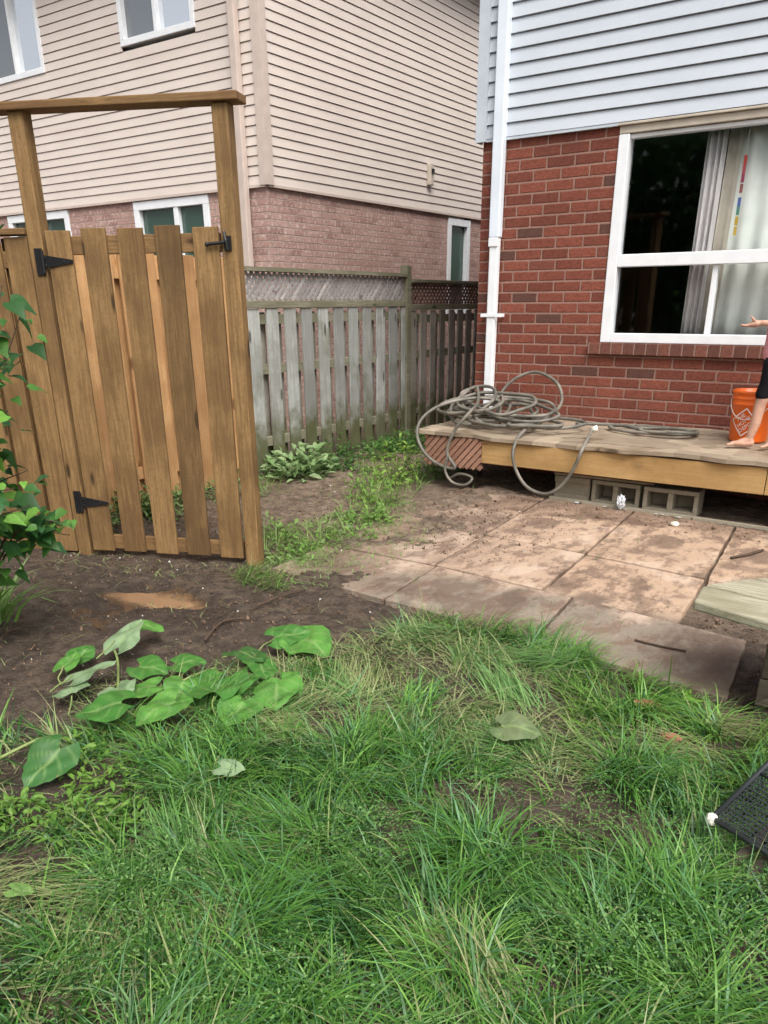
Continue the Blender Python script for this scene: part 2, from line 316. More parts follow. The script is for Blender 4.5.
def inpoly(x, y, P):
    x = np.asarray(x); y = np.asarray(y); r = np.zeros(x.shape, bool); n = len(P)
    for i in range(n):
        x1, y1 = P[i]; x2, y2 = P[(i+1) % n]
        c = ((y1 > y) != (y2 > y)) & (x < (x2-x1)*(y-y1)/((y2-y1) or 1e-9)+x1); r ^= c
    return r
PATIO = [(-3.25, 3.4), (-.5, 3.15), (-.6, 3.85), (.35, 3.8), (.2, 6.15), (-3.4, 6.15)]
def gz(x, y):
    x = np.asarray(x, float); y = np.asarray(y, float)
    z = (fbm(x, y, 1.3, 3)-.5)*.05+(fbm(x, y, 9, 8)-.5)*.028+(fbm(x, y, 4.2, 88, 2)-.5)*.03
    z = z-.012
    # soil banks slightly above the slabs on the left, low under slabs
    ip = inpoly(x, y, PATIO); over = np.clip((-2.55-x)*1.6, 0, 1)*np.clip(fbm(x, y, 3.2, 5)-.46, 0, 1)*.2
    z = np.where(ip, -.03+np.where(over > 0.004, over+.026, 0)+(fbm(x, y, 12, 2)-.5)*.01, z)
    # puddle hollow
    u_ = (x+3.42)*.96+(y-2.68)*.28; v_ = -(x+3.38)*.28+(y-2.68)*.96; d = (u_/.36)**2+(v_/.085)**2; z = z-.035*np.exp(-d*.8)+(fbm(x, y, 28, 12, 2)-.5)*.014
    z = np.where((y > 7.1) & (x > -3.85), -.05, z)
    return z
# ------------------------------------------------------------------ ground: one sheet to the horizon
def axis(core0, core1, step, far):
    a = list(np.arange(core0, core1+1e-6, step)); s = step; v = core1
    while v < far: s *= 1.35; v += s; a.append(v)
    s = step; v = core0; b = []
    while v > -far: s *= 1.35; v -= s; b.append(v)
    return np.array(b[::-1]+a)
gx_, gy_ = axis(-6.2, 1.2, .02, 150), axis(.2, 8.2, .02, 150)
XX, YY = np.meshgrid(gx_, gy_); ZZ = gz(XX, YY)
nx, ny = len(gx_), len(gy_)
me = bpy.data.meshes.new('ground'); vv = np.stack([XX.ravel(), YY.ravel(), ZZ.ravel()], 1).astype(np.float32)
ii = (np.arange(ny-1)[:, None]*nx+np.arange(nx-1)[None, :]).ravel(); ff = np.stack([ii, ii+1, ii+nx+1, ii+nx], 1).astype(np.int32)
def fast_mesh(me, vv, ff, col=None, smooth=True):
    k_ = ff.shape[1]
    me.vertices.add(len(vv)); me.vertices.foreach_set('co', vv.astype(np.float32).ravel())
    me.loops.add(ff.size); me.loops.foreach_set('vertex_index', ff.astype(np.int32).ravel())
    me.polygons.add(len(ff)); me.polygons.foreach_set('loop_start', np.arange(len(ff), dtype=np.int32)*k_)
    me.polygons.foreach_set('loop_total', np.full(len(ff), k_, np.int32))
    me.update(calc_edges=True)
    if smooth: me.polygons.foreach_set('use_smooth', np.ones(len(ff), bool))
    if col is not None:
        a = me.color_attributes.new('Col', 'FLOAT_COLOR', 'POINT'); c4 = np.concatenate([col, np.ones((len(col), 1))], 1).astype(np.float32); a.data.foreach_set('color', c4.ravel())
fast_mesh(me, vv, ff); me.materials.append(M['soil'])
g = bpy.data.objects.new('ground', me); C.objects.link(g); tag(g, kind='structure')
def stuff(name, vv, ff, col, mat, label, cat, kind='stuff', parent=None, smooth=True):
    me = bpy.data.meshes.new(name); fast_mesh(me, vv, ff, col, smooth); me.materials.append(mat)
    o = bpy.data.objects.new(name, me); C.objects.link(o)
    if parent: o.parent = parent
    return tag(o, label, cat, kind=kind)
# puddle: irregular film of water in the hollow
pp = []
for i in range(40):
    a = 2*PI*i/40; rr_ = 1+.25*math.sin(3*a+1)+.15*math.sin(7*a)+.1*math.sin(13*a+2)
    x = .85*math.cos(a)*rr_; y = .35*math.sin(a)*rr_; ca, sa = math.cos(.28), math.sin(.28)
    pp.append((-3.42+x*ca-y*sa, 2.68+x*sa+y*ca))
z_p = -.027
b = MB(); b.poly([(x, y, z_p) for x, y in pp], [tuple(range(40))]); o = b.build('puddle', M['puddle']); tag(o, kind='structure')
# ------------------------------------------------------------------ houses
def lap(b, p0, p1, out, z0, z1, pitch, clip=None, lip=.017):
    """real lapped boards between plan points p0-p1, out = outward unit normal"""
    p0 = Vector((*p0, 0)); p1 = Vector((*p1, 0)); out = Vector((*out, 0)); z = z0
    while z < z1-1e-4:
        zt = min(z+pitch, z1); g_ = .009
        prof = [(lip, z+.001), (0.001, zt-g_), (-.012, zt-g_), (-.012, zt+.001)]
        prof = [(-.012, z+.001)]+prof
        L = len(prof); vs = []
        for p_ in (p0, p1):
            for o_, zz in prof: vs.append(p_+out*o_+Vector((0, 0, zz)))
        fs = [(i, i+L, i+1+L, i+1) for i in range(L-1)]
        b.poly(vs, fs+[tuple(range(L))[::-1], tuple(range(L, 2*L))]); z = zt
def lap_wall(b, p0, p1, out, z0, z1, pitch, holes=(), lip=.017):
    """holes: (u0,u1,za,zb) along the wall"""
    P0 = Vector(p0); P1 = Vector(p1); Ln = (P1-P0).length; d = (P1-P0)/Ln
    n = int(round((z1-z0)/pitch))
    for i in range(n):
        a, c_ = z0+i*pitch, z0+(i+1)*pitch; segs = [(0, Ln)]
        for (u0, u1, za, zb) in holes:
            if c_ > za+.01 and a < zb-.01:
                ns = []
                for s0, s1 in segs:
                    if u0 > s0: ns.append((s0, min(u0, s1)))
                    if u1 < s1: ns.append((max(u1, s0), s1))
                segs = [q for q in ns if q[1]-q[0] > .001]
        for s0, s1 in segs: lap(b, P0+d*s0, P0+d*s1, out, a, c_, pitch, lip=lip)
def window(parent, x0, x1, z0, z1, yf, mull=(), fw=.07, mats=('glass_sky',), axis_='x', sgn=-1, depth=.10, fm='white_pvc', hr=None, gd=.05):
    """frame on wall plane yf (outward = sgn*y); axis_='y' puts it in the plane x=yf"""
    def bx(b, u0, u1, d0, d1, a, c_):
        d0, d1 = sorted((yf+sgn*d0, yf+sgn*d1))
        if axis_ == 'x': b.box(u0, u1, d0, d1, a, c_)
        else: b.box(d0, d1, u0, u1, a, c_)
    wroot = MB(); bx(wroot, x0, x1, .02, -depth, z1-fw, z1); bx(wroot, x0, x1, .02, -depth, z0, z0+fw)
    bx(wroot, x0, x0+fw, .019, -depth, z0+fw, z1-fw); bx(wroot, x1-fw, x1, .019, -depth, z0+fw, z1-fw)
    for m_ in mull: bx(wroot, m_-fw*.4, m_+fw*.4, .012, -depth+.002, z0+fw, z1-fw)
    if hr: bx(wroot, x0+fw, x1-fw, .010, -depth+.004, hr-fw*.45, hr+fw*.45)
    f_ = wroot.build('window', M[fm], parent, bevel=.004)
    es = [x0+fw]+[m_ for m_ in mull]+[x1-fw]
    for i in range(len(es)-1):
        g_ = MB(); bx(g_, es[i], es[i+1], -gd, -gd-.006, z0+fw*.8, z1-fw*.8); g_.build('pane', M[mats[i % len(mats)]], f_)
    return f_
# --- right house
HY = 7.10; HX0, HX1 = -3.85, 4.2; SB = 2.80
h = tag(empty('house', (HX0, HY, 0)), 'near house with red brick ground floor under pale white horizontal siding', 'house')
HM = h.matrix_basis.copy()
def wpart(b, name, m, parent, **kw):     # part given in world coordinates
    o = b.build(name, m, None, **kw); o.parent = parent; o.matrix_parent_inverse = parent.matrix_basis.inverted(); return o
WX0, WX1, WZ0, WZ1 = -2.63, -.35, 1.175, 2.72
b = MB()
b.box(HX0, WX0, HY, HY+.12, -.3, SB); b.box(WX0, WX1, HY, HY+.12, -.3, WZ0); b.box(WX1, HX1, HY, HY+.12, -.3, SB); b.box(WX0, WX1, HY, HY+.12, WZ1+.06, SB)
b.box(HX0, HX0+.12, HY+.12, HY+9, -.3, SB); b.box(HX1-.12, HX1, HY+.12, HY+9, -.3, SB); b.box(HX0, HX1, HY+9, HY+9.1, -.3, SB)
wpart(b, 'brick_wall', M['red_brick'], h)
b = MB(); lap_wall(b, (HX0-.02, HY-.02), (HX1, HY-.02), (0, -1), SB, SB+.1033*27, .1033)
lap_wall(b, (HX0-.03, HY+9), (HX0-.03, HY-.01), (-1, 0), SB, SB+.1033*27, .1033)
b.box(HX0-.005, HX1, HY+.005, HY+9, SB+.01, SB+2.78)
wpart(b, 'siding', M['white_siding'], h)
b = MB(); b.box(HX0-.055, HX0+.045, HY-.052, HY-.03, SB-.02, SB+2.79); b.box(HX0-.055, HX0-.04, HY-.03, HY+.06, SB-.02, SB+2.79)
b.box(HX0+.045, WX0-.01, HY-.034, HY-.002, SB-.022, SB-.002); wpart(b, 'siding_trim', M['grey_trim'], h)
b = MB(); b.box(WX0-.01, HX1, HY-.036, HY+.02, SB-.022, SB-.004); b.box(WX0+.002, WX1, HY-.012, HY+.10, WZ1+.004, SB-.024); wpart(b, 'header_panel', M['cream'], h, bevel=.004)
b = MB(); b.prism([(HX0-.4, HY-.5), (HX1+.4, HY-.5), (HX1+.4, HY+9.5), (HX0-.4, HY+9.5)], 5.6, 5.72)
b.poly([(HX0-.4, HY-.5, 5.73), (HX1+.4, HY-.5, 5.73), (HX1+.4, HY+9.5, 5.73), (HX0-.4, HY+9.5, 5.73), (HX0-.4, HY+4.5, 6.6), (HX1+.4, HY+4.5, 6.6)], [(0, 1, 5, 4), (2, 3, 4, 5), (1, 2, 5), (3, 0, 4)]); wpart(b, 'roof', M['roof'], h)  # unseen roof, ridge kept low so more light reaches the beige wall
b = MB(); b.box(WX0-.09, WX1+.09, HY-.045, HY-.001, WZ0-.095, WZ0-.003); wpart(b, 'window_sill', M['sill_brick'], h, bevel=.004)
# picture window
fw = .085; b = MB(); y0, y1 = HY-.012, HY+.10
b.box(WX0, WX0+fw, y0, y1, WZ0, WZ1); b.box(WX1-fw, WX1, y0, y1, WZ0, WZ1); b.box(WX0+fw, WX1-fw, y0+.001, y1, WZ0, WZ0+.075); b.box(WX0+fw, WX1-fw, y0+.03, y1, WZ1-.03, WZ1)
b.box(WX0+fw, WX1-fw, y0+.004, y1-.002, 1.765, 1.86)
wf = wpart(b, 'window', M['white_pvc'], h, bevel=.006)
def wsub(b, name, m, smooth=False, bevel=0): o = b.build(name, m, None, smooth=smooth, bevel=bevel); o.parent = wf; return o
b = MB(); b.box(WX0+fw, WX1-fw, HY+.055, HY+.061, 1.86, WZ1-.03); wsub(b, 'pane', M['glass_clear'])
b = MB(); b.box(WX0+fw, WX1-fw, HY+.055, HY+.061, WZ0+.075, 1.765); wsub(b, 'pane', M['glass_clear'])
mx = on_y(711, 300, HY+.04).x
b = MB(); b.box(mx-.016, mx+.022, HY+.02, HY+.098, WZ0+.075, 1.765); wsub(b, 'sash', M['white_pvc'], bevel=.003)
# room behind the glass
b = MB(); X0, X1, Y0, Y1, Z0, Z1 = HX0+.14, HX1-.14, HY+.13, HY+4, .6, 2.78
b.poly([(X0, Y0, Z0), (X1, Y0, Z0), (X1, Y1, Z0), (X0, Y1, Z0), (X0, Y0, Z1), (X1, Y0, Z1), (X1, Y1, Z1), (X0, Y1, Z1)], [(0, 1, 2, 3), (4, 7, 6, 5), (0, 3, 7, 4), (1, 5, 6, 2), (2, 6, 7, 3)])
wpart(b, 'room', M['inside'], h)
def curtain(name, mat, x0, x1, y, z0, z1, amp, wl, lean=0.0):
    n = 90; vs = []
    for zi in range(2):
        z = (z0, z1)[zi]
        for i in range(n+1):
            t = i/n; x = x0+(x1-x0)*t+(lean if zi == 0 else 0); vs.append((x, y+amp*math.sin(2*PI*(x1-x0)*t/wl+.5*math.sin(9*t)), z))
    q = MB(); q.poly(vs, [(i, i+1, n+2+i, n+1+i) for i in range(n)]); o = wpart(q, name, mat, h, smooth=True); sm = o.modifiers.new('thick', 'SOLIDIFY'); sm.thickness = .003
cY = HY+.16
ca = on_y(703, 180, cY).x; cb_ = on_y(722, 180, cY).x
curtain('curtain', M['drape'], ca, cb_, cY, 1.0, 2.75, .022, .045, -.02)
curtain('curtain', M['cream'], cb_+.005, on_y(737, 180, cY).x, cY+.04, 1.0, 2.75, .006, .11, -.03)
curtain('curtain', M['sheer'], on_y(733, 180, cY).x, .2, cY+.05, 1.0, 2.75, .02, .16, 0)
# decoration hanging in the window
dx_ = on_y(741, 190, HY+.12).x; dr = tag(empty('paper_chain', (dx_, HY+.12, 2.6)), 'thin multicoloured paper decoration hanging on a string inside the large window', 'decoration')
b = MB(); b.tube([(0, 0, .1), (0, 0, -.62)], .0015, 5); b.build('string', M['cap_white'], dr)
for i, (c_, z) in enumerate([((.45, .05, .04), -.12), ((.5, .08, .1), -.18), ((.35, .05, .12), -.24), ((.3, .1, .1), -.31), ((.08, .12, .35), -.40), ((.1, .25, .2), -.46), ((.55, .35, .04), -.53), ((.6, .42, .08), -.6)]):
    mm = plain('paper', c_, .8); b = MB(); b.prism([(-.011, -.004), (.012, -.002), (.01, .006), (-.012, .006)], z-.03, z+.03); b.build('paper_tag', mm, dr)
# downpipe
dpx = -3.665; d = tag(empty('downpipe', (dpx, HY-.04, 0)), 'white rectangular downpipe running down the near house corner behind the hose pile', 'downpipe')
b = MB(); b.box(-.05, .05, -.055, .02, 2.03, 5.6); b.build('upper_pipe', M['downpipe_paint'], d, bevel=.01)
b = MB(); b.box(-.042, .042, -.05, .015, .56, 2.03); b.build('lower_pipe', M['white_pvc'], d, bevel=.01)
b = MB(); b.box(-.10, .10, -.058, -.051, 1.375, 1.405); b.box(-.1, -.085, -.05, .038, 1.375, 1.405); b.box(.085, .1, -.05, .038, 1.375, 1.405); b.build('bracket', M['white_pvc'], d, bevel=.003)
b = MB(); b.box(-.047, .047, -.06, -.0505, 1.96, 2.03); b.build('joint', M['white_pvc'], d, bevel=.003)
# --- beige house
BX, BY = -7.183, 7.963
bh_ = tag(empty('house', (BX, BY, 0)), 'neighbouring house with beige horizontal siding above pinkish brick, beyond the fence', 'house')
bw_ = [(-12.5, -11.05, 4.40, 5.60, (-11.70,), ('glass_grey', 'glass_sky')), (-9.45, -8.13, 4.45, 5.65, (-8.80,), ('glass_grey', 'glass_sky'))]
lw_ = [(-9.60, -8.16, 1.6, 2.76), (-12.55, -11.02, 1.6, 2.76)]
b = MB()
xs = [-20, -12.55, -11.02, -9.60, -8.16, BX]
for i in range(5):
    if i in (1, 3): b.box(xs[i], xs[i+1], BY, BY+.12, -.3, 1.6)
    else: b.box(xs[i], xs[i+1], BY, BY+.12, -.3, 2.8)
b.box(BX-.12, BX, BY+.12, 12.15, -.3, 2.8); b.box(BX-.12, BX, 12.15, 12.88, -.3, 1.30); b.box(BX-.12, BX, 12.88, 20, -.3, 2.8)
wpart(b, 'brick_wall', M['pink_brick'], bh_)
pit = .1003; b = MB()
lap_wall(b, (-20, BY-.02), (BX+.0, BY-.02), (0, -1), 2.8, 2.8+pit*30, pit, holes=[(a+20, c_+20, z0, z1) for a, c_, z0, z1, _, _ in bw_], lip=.011)
lap_wall(b, (BX+.02, BY-.01), (BX+.02, 20), (1, 0), 2.8, 2.8+pit*30, pit, lip=.012)
b.box(-20, BX+.004, BY+.14, 20, 2.81, 5.8); wpart(b, 'siding', M['beige_siding'], bh_)
b = MB(); b.box(BX-.07, BX+.05, BY-.052, BY-.03, 2.79, 5.81); b.box(BX+.035, BX+.052, BY-.03, BY+.07, 2.79, 5.81)
b.box(-20, BX+.0, BY-.04, BY-.002, 2.77, 2.799); b.box(BX+.002, BX+.04, BY, 20, 2.77, 2.799); wpart(b, 'siding_trim', M['beige_trim'], bh_)
b = MB(); b.prism([(-20.4, BY-.5), (BX+.4, BY-.5), (BX+.4, 20.4), (-20.4, 20.4)], 5.81, 5.95)
b.poly([(-20.4, BY-.5, 5.96), (BX+.4, BY-.5, 5.96), (BX+.4, 20.4, 5.96), (-20.4, 20.4, 5.96), (-20.4, 14, 9), (BX+.4, 14, 9)], [(0, 1, 5, 4), (2, 3, 4, 5), (1, 2, 5), (3, 0, 4)]); wpart(b, 'roof', M['roof'], bh_)
def reparent(o, root): o.parent = root; o.matrix_parent_inverse = root.matrix_basis.inverted()
for a, c_, z0, z1, ml, ms in bw_: reparent(window(None, a, c_, z0, z1, BY-.02, ml, .07, ms, depth=.12), bh_)
for a, c_, z0, z1 in lw_: reparent(window(None, a+.01, c_-.01, z0+.01, z1, BY, ((a+c_)/2+.1,), .10, ('glass_green_refl',), depth=.10), bh_)
reparent(window(None, 12.16, 12.87, 1.31, 2.74, BX, (), .10, ('glass_green_refl',), 'y', 1, depth=.1), bh_)
b = MB(); b.box(BX+.03, BX+.10, 11.46, 11.56, 3.12, 3.40); o = wpart(b, 'vent', M['cream'], bh_, bevel=.01)
b = MB(); b.box(BX+.101, BX+.125, 11.485, 11.535, 3.28, 3.33); o2 = wpart(b, 'vent_opening', M['black_iron'], bh_)
b = MB(); b.box(-7.535, -7.43, BY-.12, BY-.04, -.05, 5.7); wpart(b, 'downpipe', M['beige_trim'], bh_, bevel=.012)
# ------------------------------------------------------------------ garden arch + gate + board fences
GA = math.atan2(.3871741, .92200662); GQ = on_z(88, 552)
ga = tag(empty('gate_arch', (GQ.x, GQ.y, 0), GA), 'two tall new brown timber posts joined by a flat beam above the garden gate', 'gate frame')
b = MB(); b.box(-.07, .02, 0, .09, -.3, 2.468); b.build('post', M['new_wood'], ga, bevel=.006)
b = MB(); b.box(1.105, 1.195, 0, .09, -.3, 2.452); b.build('post', M['new_wood'], ga, bevel=.006)
b = MB(); b.poly([(-1.0, -.03, 2.475), (1.26, -.03, 2.453), (1.26, .11, 2.453), (-1.0, .11, 2.475), (-1.0, -.03, 2.515), (1.26, -.03, 2.493), (1.26, .11, 2.493), (-1.0, .11, 2.515)], [(3, 2, 1, 0), (4, 5, 6, 7), (0, 1, 5, 4), (1, 2, 6, 5), (2, 3, 7, 6), (3, 0, 4, 7)])
b.build('beam', M['new_wood_x'], ga, bevel=.006)
gt = tag(empty('gate', (GQ.x, GQ.y, 0), GA), 'closed brown board gate with spaced vertical boards and black strap hinges', 'gate')
b = MB()
for k_ in range(5):
    x0 = .045+.2235*k_; j = random.uniform(-.004, .004); b.box(x0, x0+.15, 0, .02, .02+j, 1.895+random.uniform(-.008, .006), .0015)
b.build('board_panel', M['new_wood'], gt, bevel=.003)
b = MB(); b.box(.05, 1.085, .021, .06, 1.765, 1.86); b.build('rail', M['new_wood_x'], gt, bevel=.004)
b = MB(); b.box(.05, 1.085, .021, .06, .03, .118); b.build('rail', M['new_wood_x'], gt, bevel=.004)
for zz in (1.73, .335):
    b = MB(); b.box(-.035, .012, -.008, -.001, zz-.07, zz+.07); b.poly([(.02, -.008, zz-.035), (.2, -.008, zz-.008), (.2, -.008, zz+.008), (.02, -.008, zz+.035), (.02, -.001, zz-.035), (.2, -.001, zz-.008), (.2, -.001, zz+.008), (.02, -.001, zz+.035)], [(0, 1, 2, 3), (7, 6, 5, 4), (0, 4, 5, 1), (1, 5, 6, 2), (2, 6, 7, 3), (3, 7, 4, 0)])
    b.tube([(.016, -.012, zz-.06), (.016, -.012, zz+.06)], .009, 8); b.ball((.03, -.008, zz+.02), .006); b.ball((.03, -.008, zz-.02), .006); b.ball((.15, -.008, zz), .005); b.build('hinge', M['black_iron'], gt)
b = MB(); b.box(1.125, 1.165, -.01, -.001, 1.77, 1.84); b.tube([(1.03, -.02, 1.80), (1.15, -.02, 1.81)], .009, 8); b.tube([(1.13, -.012, 1.86), (1.145, -.03, 1.815), (1.15, -.028, 1.77)], .008, 8); b.ball((1.03, -.02, 1.8), .013); b.build('latch', M['black_iron'], gt)
lf = tag(empty('board_fence', (GQ.x, GQ.y, 0), GA), 'new brown board fence beside the gate, partly covered by the leafy shrub', 'fence')
b = MB(); x = -.075
while x > -.9:
    b.box(x-.15, x, .0, .02, .0, 1.865+random.uniform(-.006, .004), .0015); x -= .183
x = -.135
b.build('board_panel', M['new_wood'], lf, bevel=.003)
b = MB()
while x > -.9:
    b.box(x-.15, x+.005, .06, .08, .0, 1.86); x -= .183
b.build('rear_board_panel', M['new_wood'], lf, bevel=.003)
for z_ in (1.7, .15):
    b = MB(); b.box(-.9, -.072, .021, .059, z_, z_+.09); b.build('rail', M['new_wood_x'], lf, bevel=.004)
b = MB(); b.box(-.93, -.072, -.02, .1, 1.872, 1.905); b.build('cap_board', M['new_wood_x'], lf, bevel=.004)
FX = -5.26
nf = tag(empty('board_fence', (FX, 2.7, 0)), 'light orange new board fence seen through the gaps of the gate', 'fence')
b = MB(); y = .05
while y < 2.6:
    b.box(0, .02, y, y+.14, .0, 1.86); b.box(-.06, -.04, y+.10, y+.24, .0, 1.85); y += .2
b.build('board_panel', M['back_wood'], nf, bevel=.003)
for z_ in (1.68, .2):
    b = MB(); b.box(-.04, 0, .0, 2.7, z_, z_+.09); b.build('rail', M['back_wood'], nf)
b = MB(); b.box(-.065, .025, -.05, .04, -.2, 1.95); b.build('post', M['new_wood'], nf)
def clipseg(y0, z0, y1, z1, A, B, Z0, Z1):
    t0, t1 = 0., 1.; dy, dz = y1-y0, z1-z0
    for p_, q_ in ((-dy, y0-A), (dy, B-y0), (-dz, z0-Z0), (dz, Z1-z0)):
        if abs(p_) < 1e-9:
            if q_ < 0: return None
        else:
            r_ = q_/p_
            if p_ < 0: t0 = max(t0, r_)
            else: t1 = min(t1, r_)
    return None if t0 >= t1 else (y0+dy*t0, z0+dz*t0, y0+dy*t1, z0+dz*t1)
def lattice(b, A, B, Z0, Z1, x, sp=.075, wd=.032, th=.006, sl=1.0, both=True):
    for s_, xo in ((1, 0), (-1, -th-.001)) if both else ((1, 0),):
        y = A-(Z1-Z0)/sl-.1
        while y < B+(Z1-Z0)/sl+.1:
            c_ = clipseg(y, Z0 if s_ > 0 else Z1, y+(Z1-Z0)/sl, Z1 if s_ > 0 else Z0, A, B, Z0, Z1)
            if c_:
                ya, za, yb, zb = c_; L = math.hypot(yb-ya, zb-za)
                if L > .02:
                    ny_, nz_ = -(zb-za)/L*wd/2, (yb-ya)/L*wd/2
                    P_ = [(ya+ny_, za+nz_), (ya-ny_, za-nz_), (yb-ny_, zb-nz_), (yb+ny_, zb+nz_)]
                    P_ = [(p_[0], min(max(p_[1], Z0-.01), Z1+.01)) for p_ in P_]
                    b.extr([(x+xo, p_[0], p_[1]) for p_ in P_], (th, 0, 0))
            y += sp
def old_fence(y0, y1, top, lz0, lz1, sp, wd, mb, mr, ml, label, post_top):
    r = tag(empty('old_fence', (FX, y0, 0)), label, 'fence'); L = y1-y0
    b = MB(); y = .015
    while y < L-.05:
        b.box(0, .018, y, y+wd, .03+random.uniform(-.02, .02), lz0-.07, .003); y += sp
    b.build('board_panel', mb, r, bevel=.002)
    b = MB(); y = wd*.86+.075
    while y < L-.1:
        b.box(-.075, -.057, y, y+(sp-wd)+.0+random.uniform(-.02, .02), .03, lz0-.1, .004); y += sp
    b.build('rear_board_panel', M['old_dark'], r)
    for z_ in (lz0-.20, .9, .25):
        b = MB(); b.box(-.056, -.001, 0, L, z_, z_+.085); b.build('rail', mr, r, bevel=.004)
    b = MB(); b.box(-.03, .03, 0, L, lz0-.065, lz0-.002); b.build('lattice_rail', mr, r, bevel=.004)
    b = MB(); b.box(-.07, .05, 0, L, top-.035, top); b.box(-.02, .015, .001, L-.001, lz1, top-.034); b.build('cap_board', mr, r, bevel=.004)
    b = MB(); lattice(b, 0, L, lz0, lz1, -.005); b.build('lattice', ml, r)
    if post_top:
        b = MB(); b.box(-.05, .045, L+.0, L+.09, -.2, post_top); b.build('post', M['old_rail'], r, bevel=.006)
    return r
old_fence(5.45, 7.98, 1.80, 1.53, 1.765, .2455, .152, M['old_wood'], M['old_rail'], M['lattice_grey'], 'weathered grey board fence panel with diagonal lattice top, left of the mossy post', 1.88)
old_fence(8.09, 14.2, 1.745, 1.49, 1.70, .215, .12, M['old_dark'], M['old_rail'], M['lattice_brown'], 'darker brown lower fence panel with lattice, between mossy post and brick house', None)
# ------------------------------------------------------------------ patio slabs
slabs = [
 ([(-3.22, 3.42), (-2.335, 3.345), (-2.40, 4.005), (-3.26, 4.0)], 'muddy slab half buried in soil at the patio corner nearest the gate post'),
 ([(-2.32, 3.34), (-1.415, 3.285), (-1.485, 3.94), (-2.385, 4.003)], 'brown middle slab of the front row, grass overhanging its front edge'),
 ([(-1.395, 3.28), (-.487, 3.147), (-.556, 3.83), (-1.465, 3.938)], 'large mud stained slab at front right corner beside the bench leg'),
 ([(-3.24, 4.02), (-2.42, 4.022), (-2.475, 4.79), (-3.26, 4.80)], 'soil covered slab next to the weeds in second row'),
 ([(-2.405, 4.02), (-1.675, 3.965), (-1.73, 4.745), (-2.46, 4.79)], 'pinkish slab in second row with a small green sprig lying on it'),
 ([(-1.657, 3.965), (-.895, 3.885), (-.96, 4.66), (-1.713, 4.742)], 'pale pink slab in second row, its right edge towards the bench'),
 ([(-.855, 4.2), (.0, 4.13), (-.05, 4.6), (-.935, 4.655)], 'slab partly hidden below the bench boards'),
 ([(-3.27, 4.82), (-2.495, 4.81), (-2.55, 5.46), (-3.3, 5.48)], 'dusty slab in third row beside the bright weeds'),
 ([(-2.477, 4.81), (-1.735, 4.765), (-1.797, 5.47), (-2.532, 5.46)], 'pinkish slab in the centre of third row'),
 ([(-1.715, 4.762), (-.965, 4.68), (-1.09, 5.99), (-1.83, 6.06)], 'long pale slab in front of the concrete blocks'),
 ([(-.942, 4.675), (-.05, 4.62), (-.1, 5.97), (-1.07, 5.985)], 'reddish slab with a dark wet patch and a black stick on it'),
 ([(-3.31, 5.50), (-2.555, 5.48), (-2.60, 6.08), (-3.35, 6.1)], 'slab under the hanging hose loop at the left end of the deck'),
 ([(-2.535, 5.48), (-1.80, 5.49), (-1.85, 6.06), (-2.58, 6.08)], 'wet brown slab in front of the deck below the yellow board'),
]
for P_, lab in slabs:
    cx_ = sum(p_[0] for p_ in P_)/4; cy_ = sum(p_[1] for p_ in P_)/4; dz = random.uniform(-.003, .003)
    n_ = 14; rag = []
    for i in range(4):
        a, c_ = P_[i], P_[(i+1) % 4]
        for q in range(n_):
            t = q/n_; rag.append((a[0]+(c_[0]-a[0])*t+random.uniform(-.0035, .0035)-cx_, a[1]+(c_[1]-a[1])*t+random.uniform(-.0035, .0035)-cy_))
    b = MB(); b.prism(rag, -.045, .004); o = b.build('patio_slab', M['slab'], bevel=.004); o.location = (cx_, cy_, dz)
    tag(o, lab, 'paving slab', 'concrete slabs of the patio')
# ------------------------------------------------------------------ deck, blocks
dk = tag(empty('deck', (-3.8, 6.0, 0)), 'low weathered wooden deck along the brick wall with yellowish front board', 'deck')
DX0, DX1, DF, DB = -3.8, 3.6, 5.97, HY-.01
b = MB(); nB = 8
for i in range(nB):
    ya = DF+(DB-DF)*i/nB; yb = DF+(DB-DF)*(i+1)/nB-.004
    za = .475+.035*i/nB; zb = .475+.035*(i+1)/nB; seg = 40
    for q in range(seg):
        xa, xb = DX0+(DX1-DX0)*q/seg, DX0+(DX1-DX0)*(q+1)/seg
        wob = lambda x, s_: .006*math.sin(x*3.1+i)+.004*math.sin(x*11+s_)
        xl = xa
        ea = (.012*math.sin(xa*7)+.01*math.sin(xa*17)) if i == 0 else 0; eb = (.012*math.sin(xb*7)+.01*math.sin(xb*17)) if i == 0 else 0
        v = [(xa, ya+ea, za+wob(xa, i)), (xb, ya+eb, za+wob(xb, i)), (xb, yb, zb+wob(xb, i)), (xa, yb, zb+wob(xa, i))]
        vs = [(x, y, z-.03) for x, y, z in v]+v; fs = [(3, 2, 1, 0), (4, 5, 6, 7), (0, 1, 5, 4), (2, 3, 7, 6)]
        if q == 0: fs.append((3, 0, 4, 7))
        if q == seg-1: fs.append((1, 2, 6, 5))
        b.poly(vs, fs)
wpart(b, 'deck_boards', M['deck_top'], dk)
for a_, c_ in ((-3.16, -.94), (-.935, DX1)):
    b = MB(); b.box(a_, c_, DF+.02, DF+.06, .25, .437); wpart(b, 'front_board', M['deck_fascia'], dk, bevel=.004)
b = MB()
for yy_ in (6.35, 6.7, 7.03): b.box(-3.7, DX1, yy_, yy_+.04, .28, .43)
for xx_ in (-3.6, -.2, 1.2): b.box(xx_, xx_+.09, 6.6, 6.69, -.05, .43)
wpart(b, 'joist', M['bench_leg'], dk)
sk = MB(); tmp = MB(); lattice(tmp, -3.72, -3.16, .19, .445, 0, sp=.062, wd=.036, th=.008, sl=1.1, both=False)
tmp.v = [(y, DF+.02+x, z) for x, y, z in tmp.v]
lattice(sk, -3.72, -3.16, .19, .445, 0, sp=.07, wd=.04, th=.008, sl=-1.25, both=False) if False else None
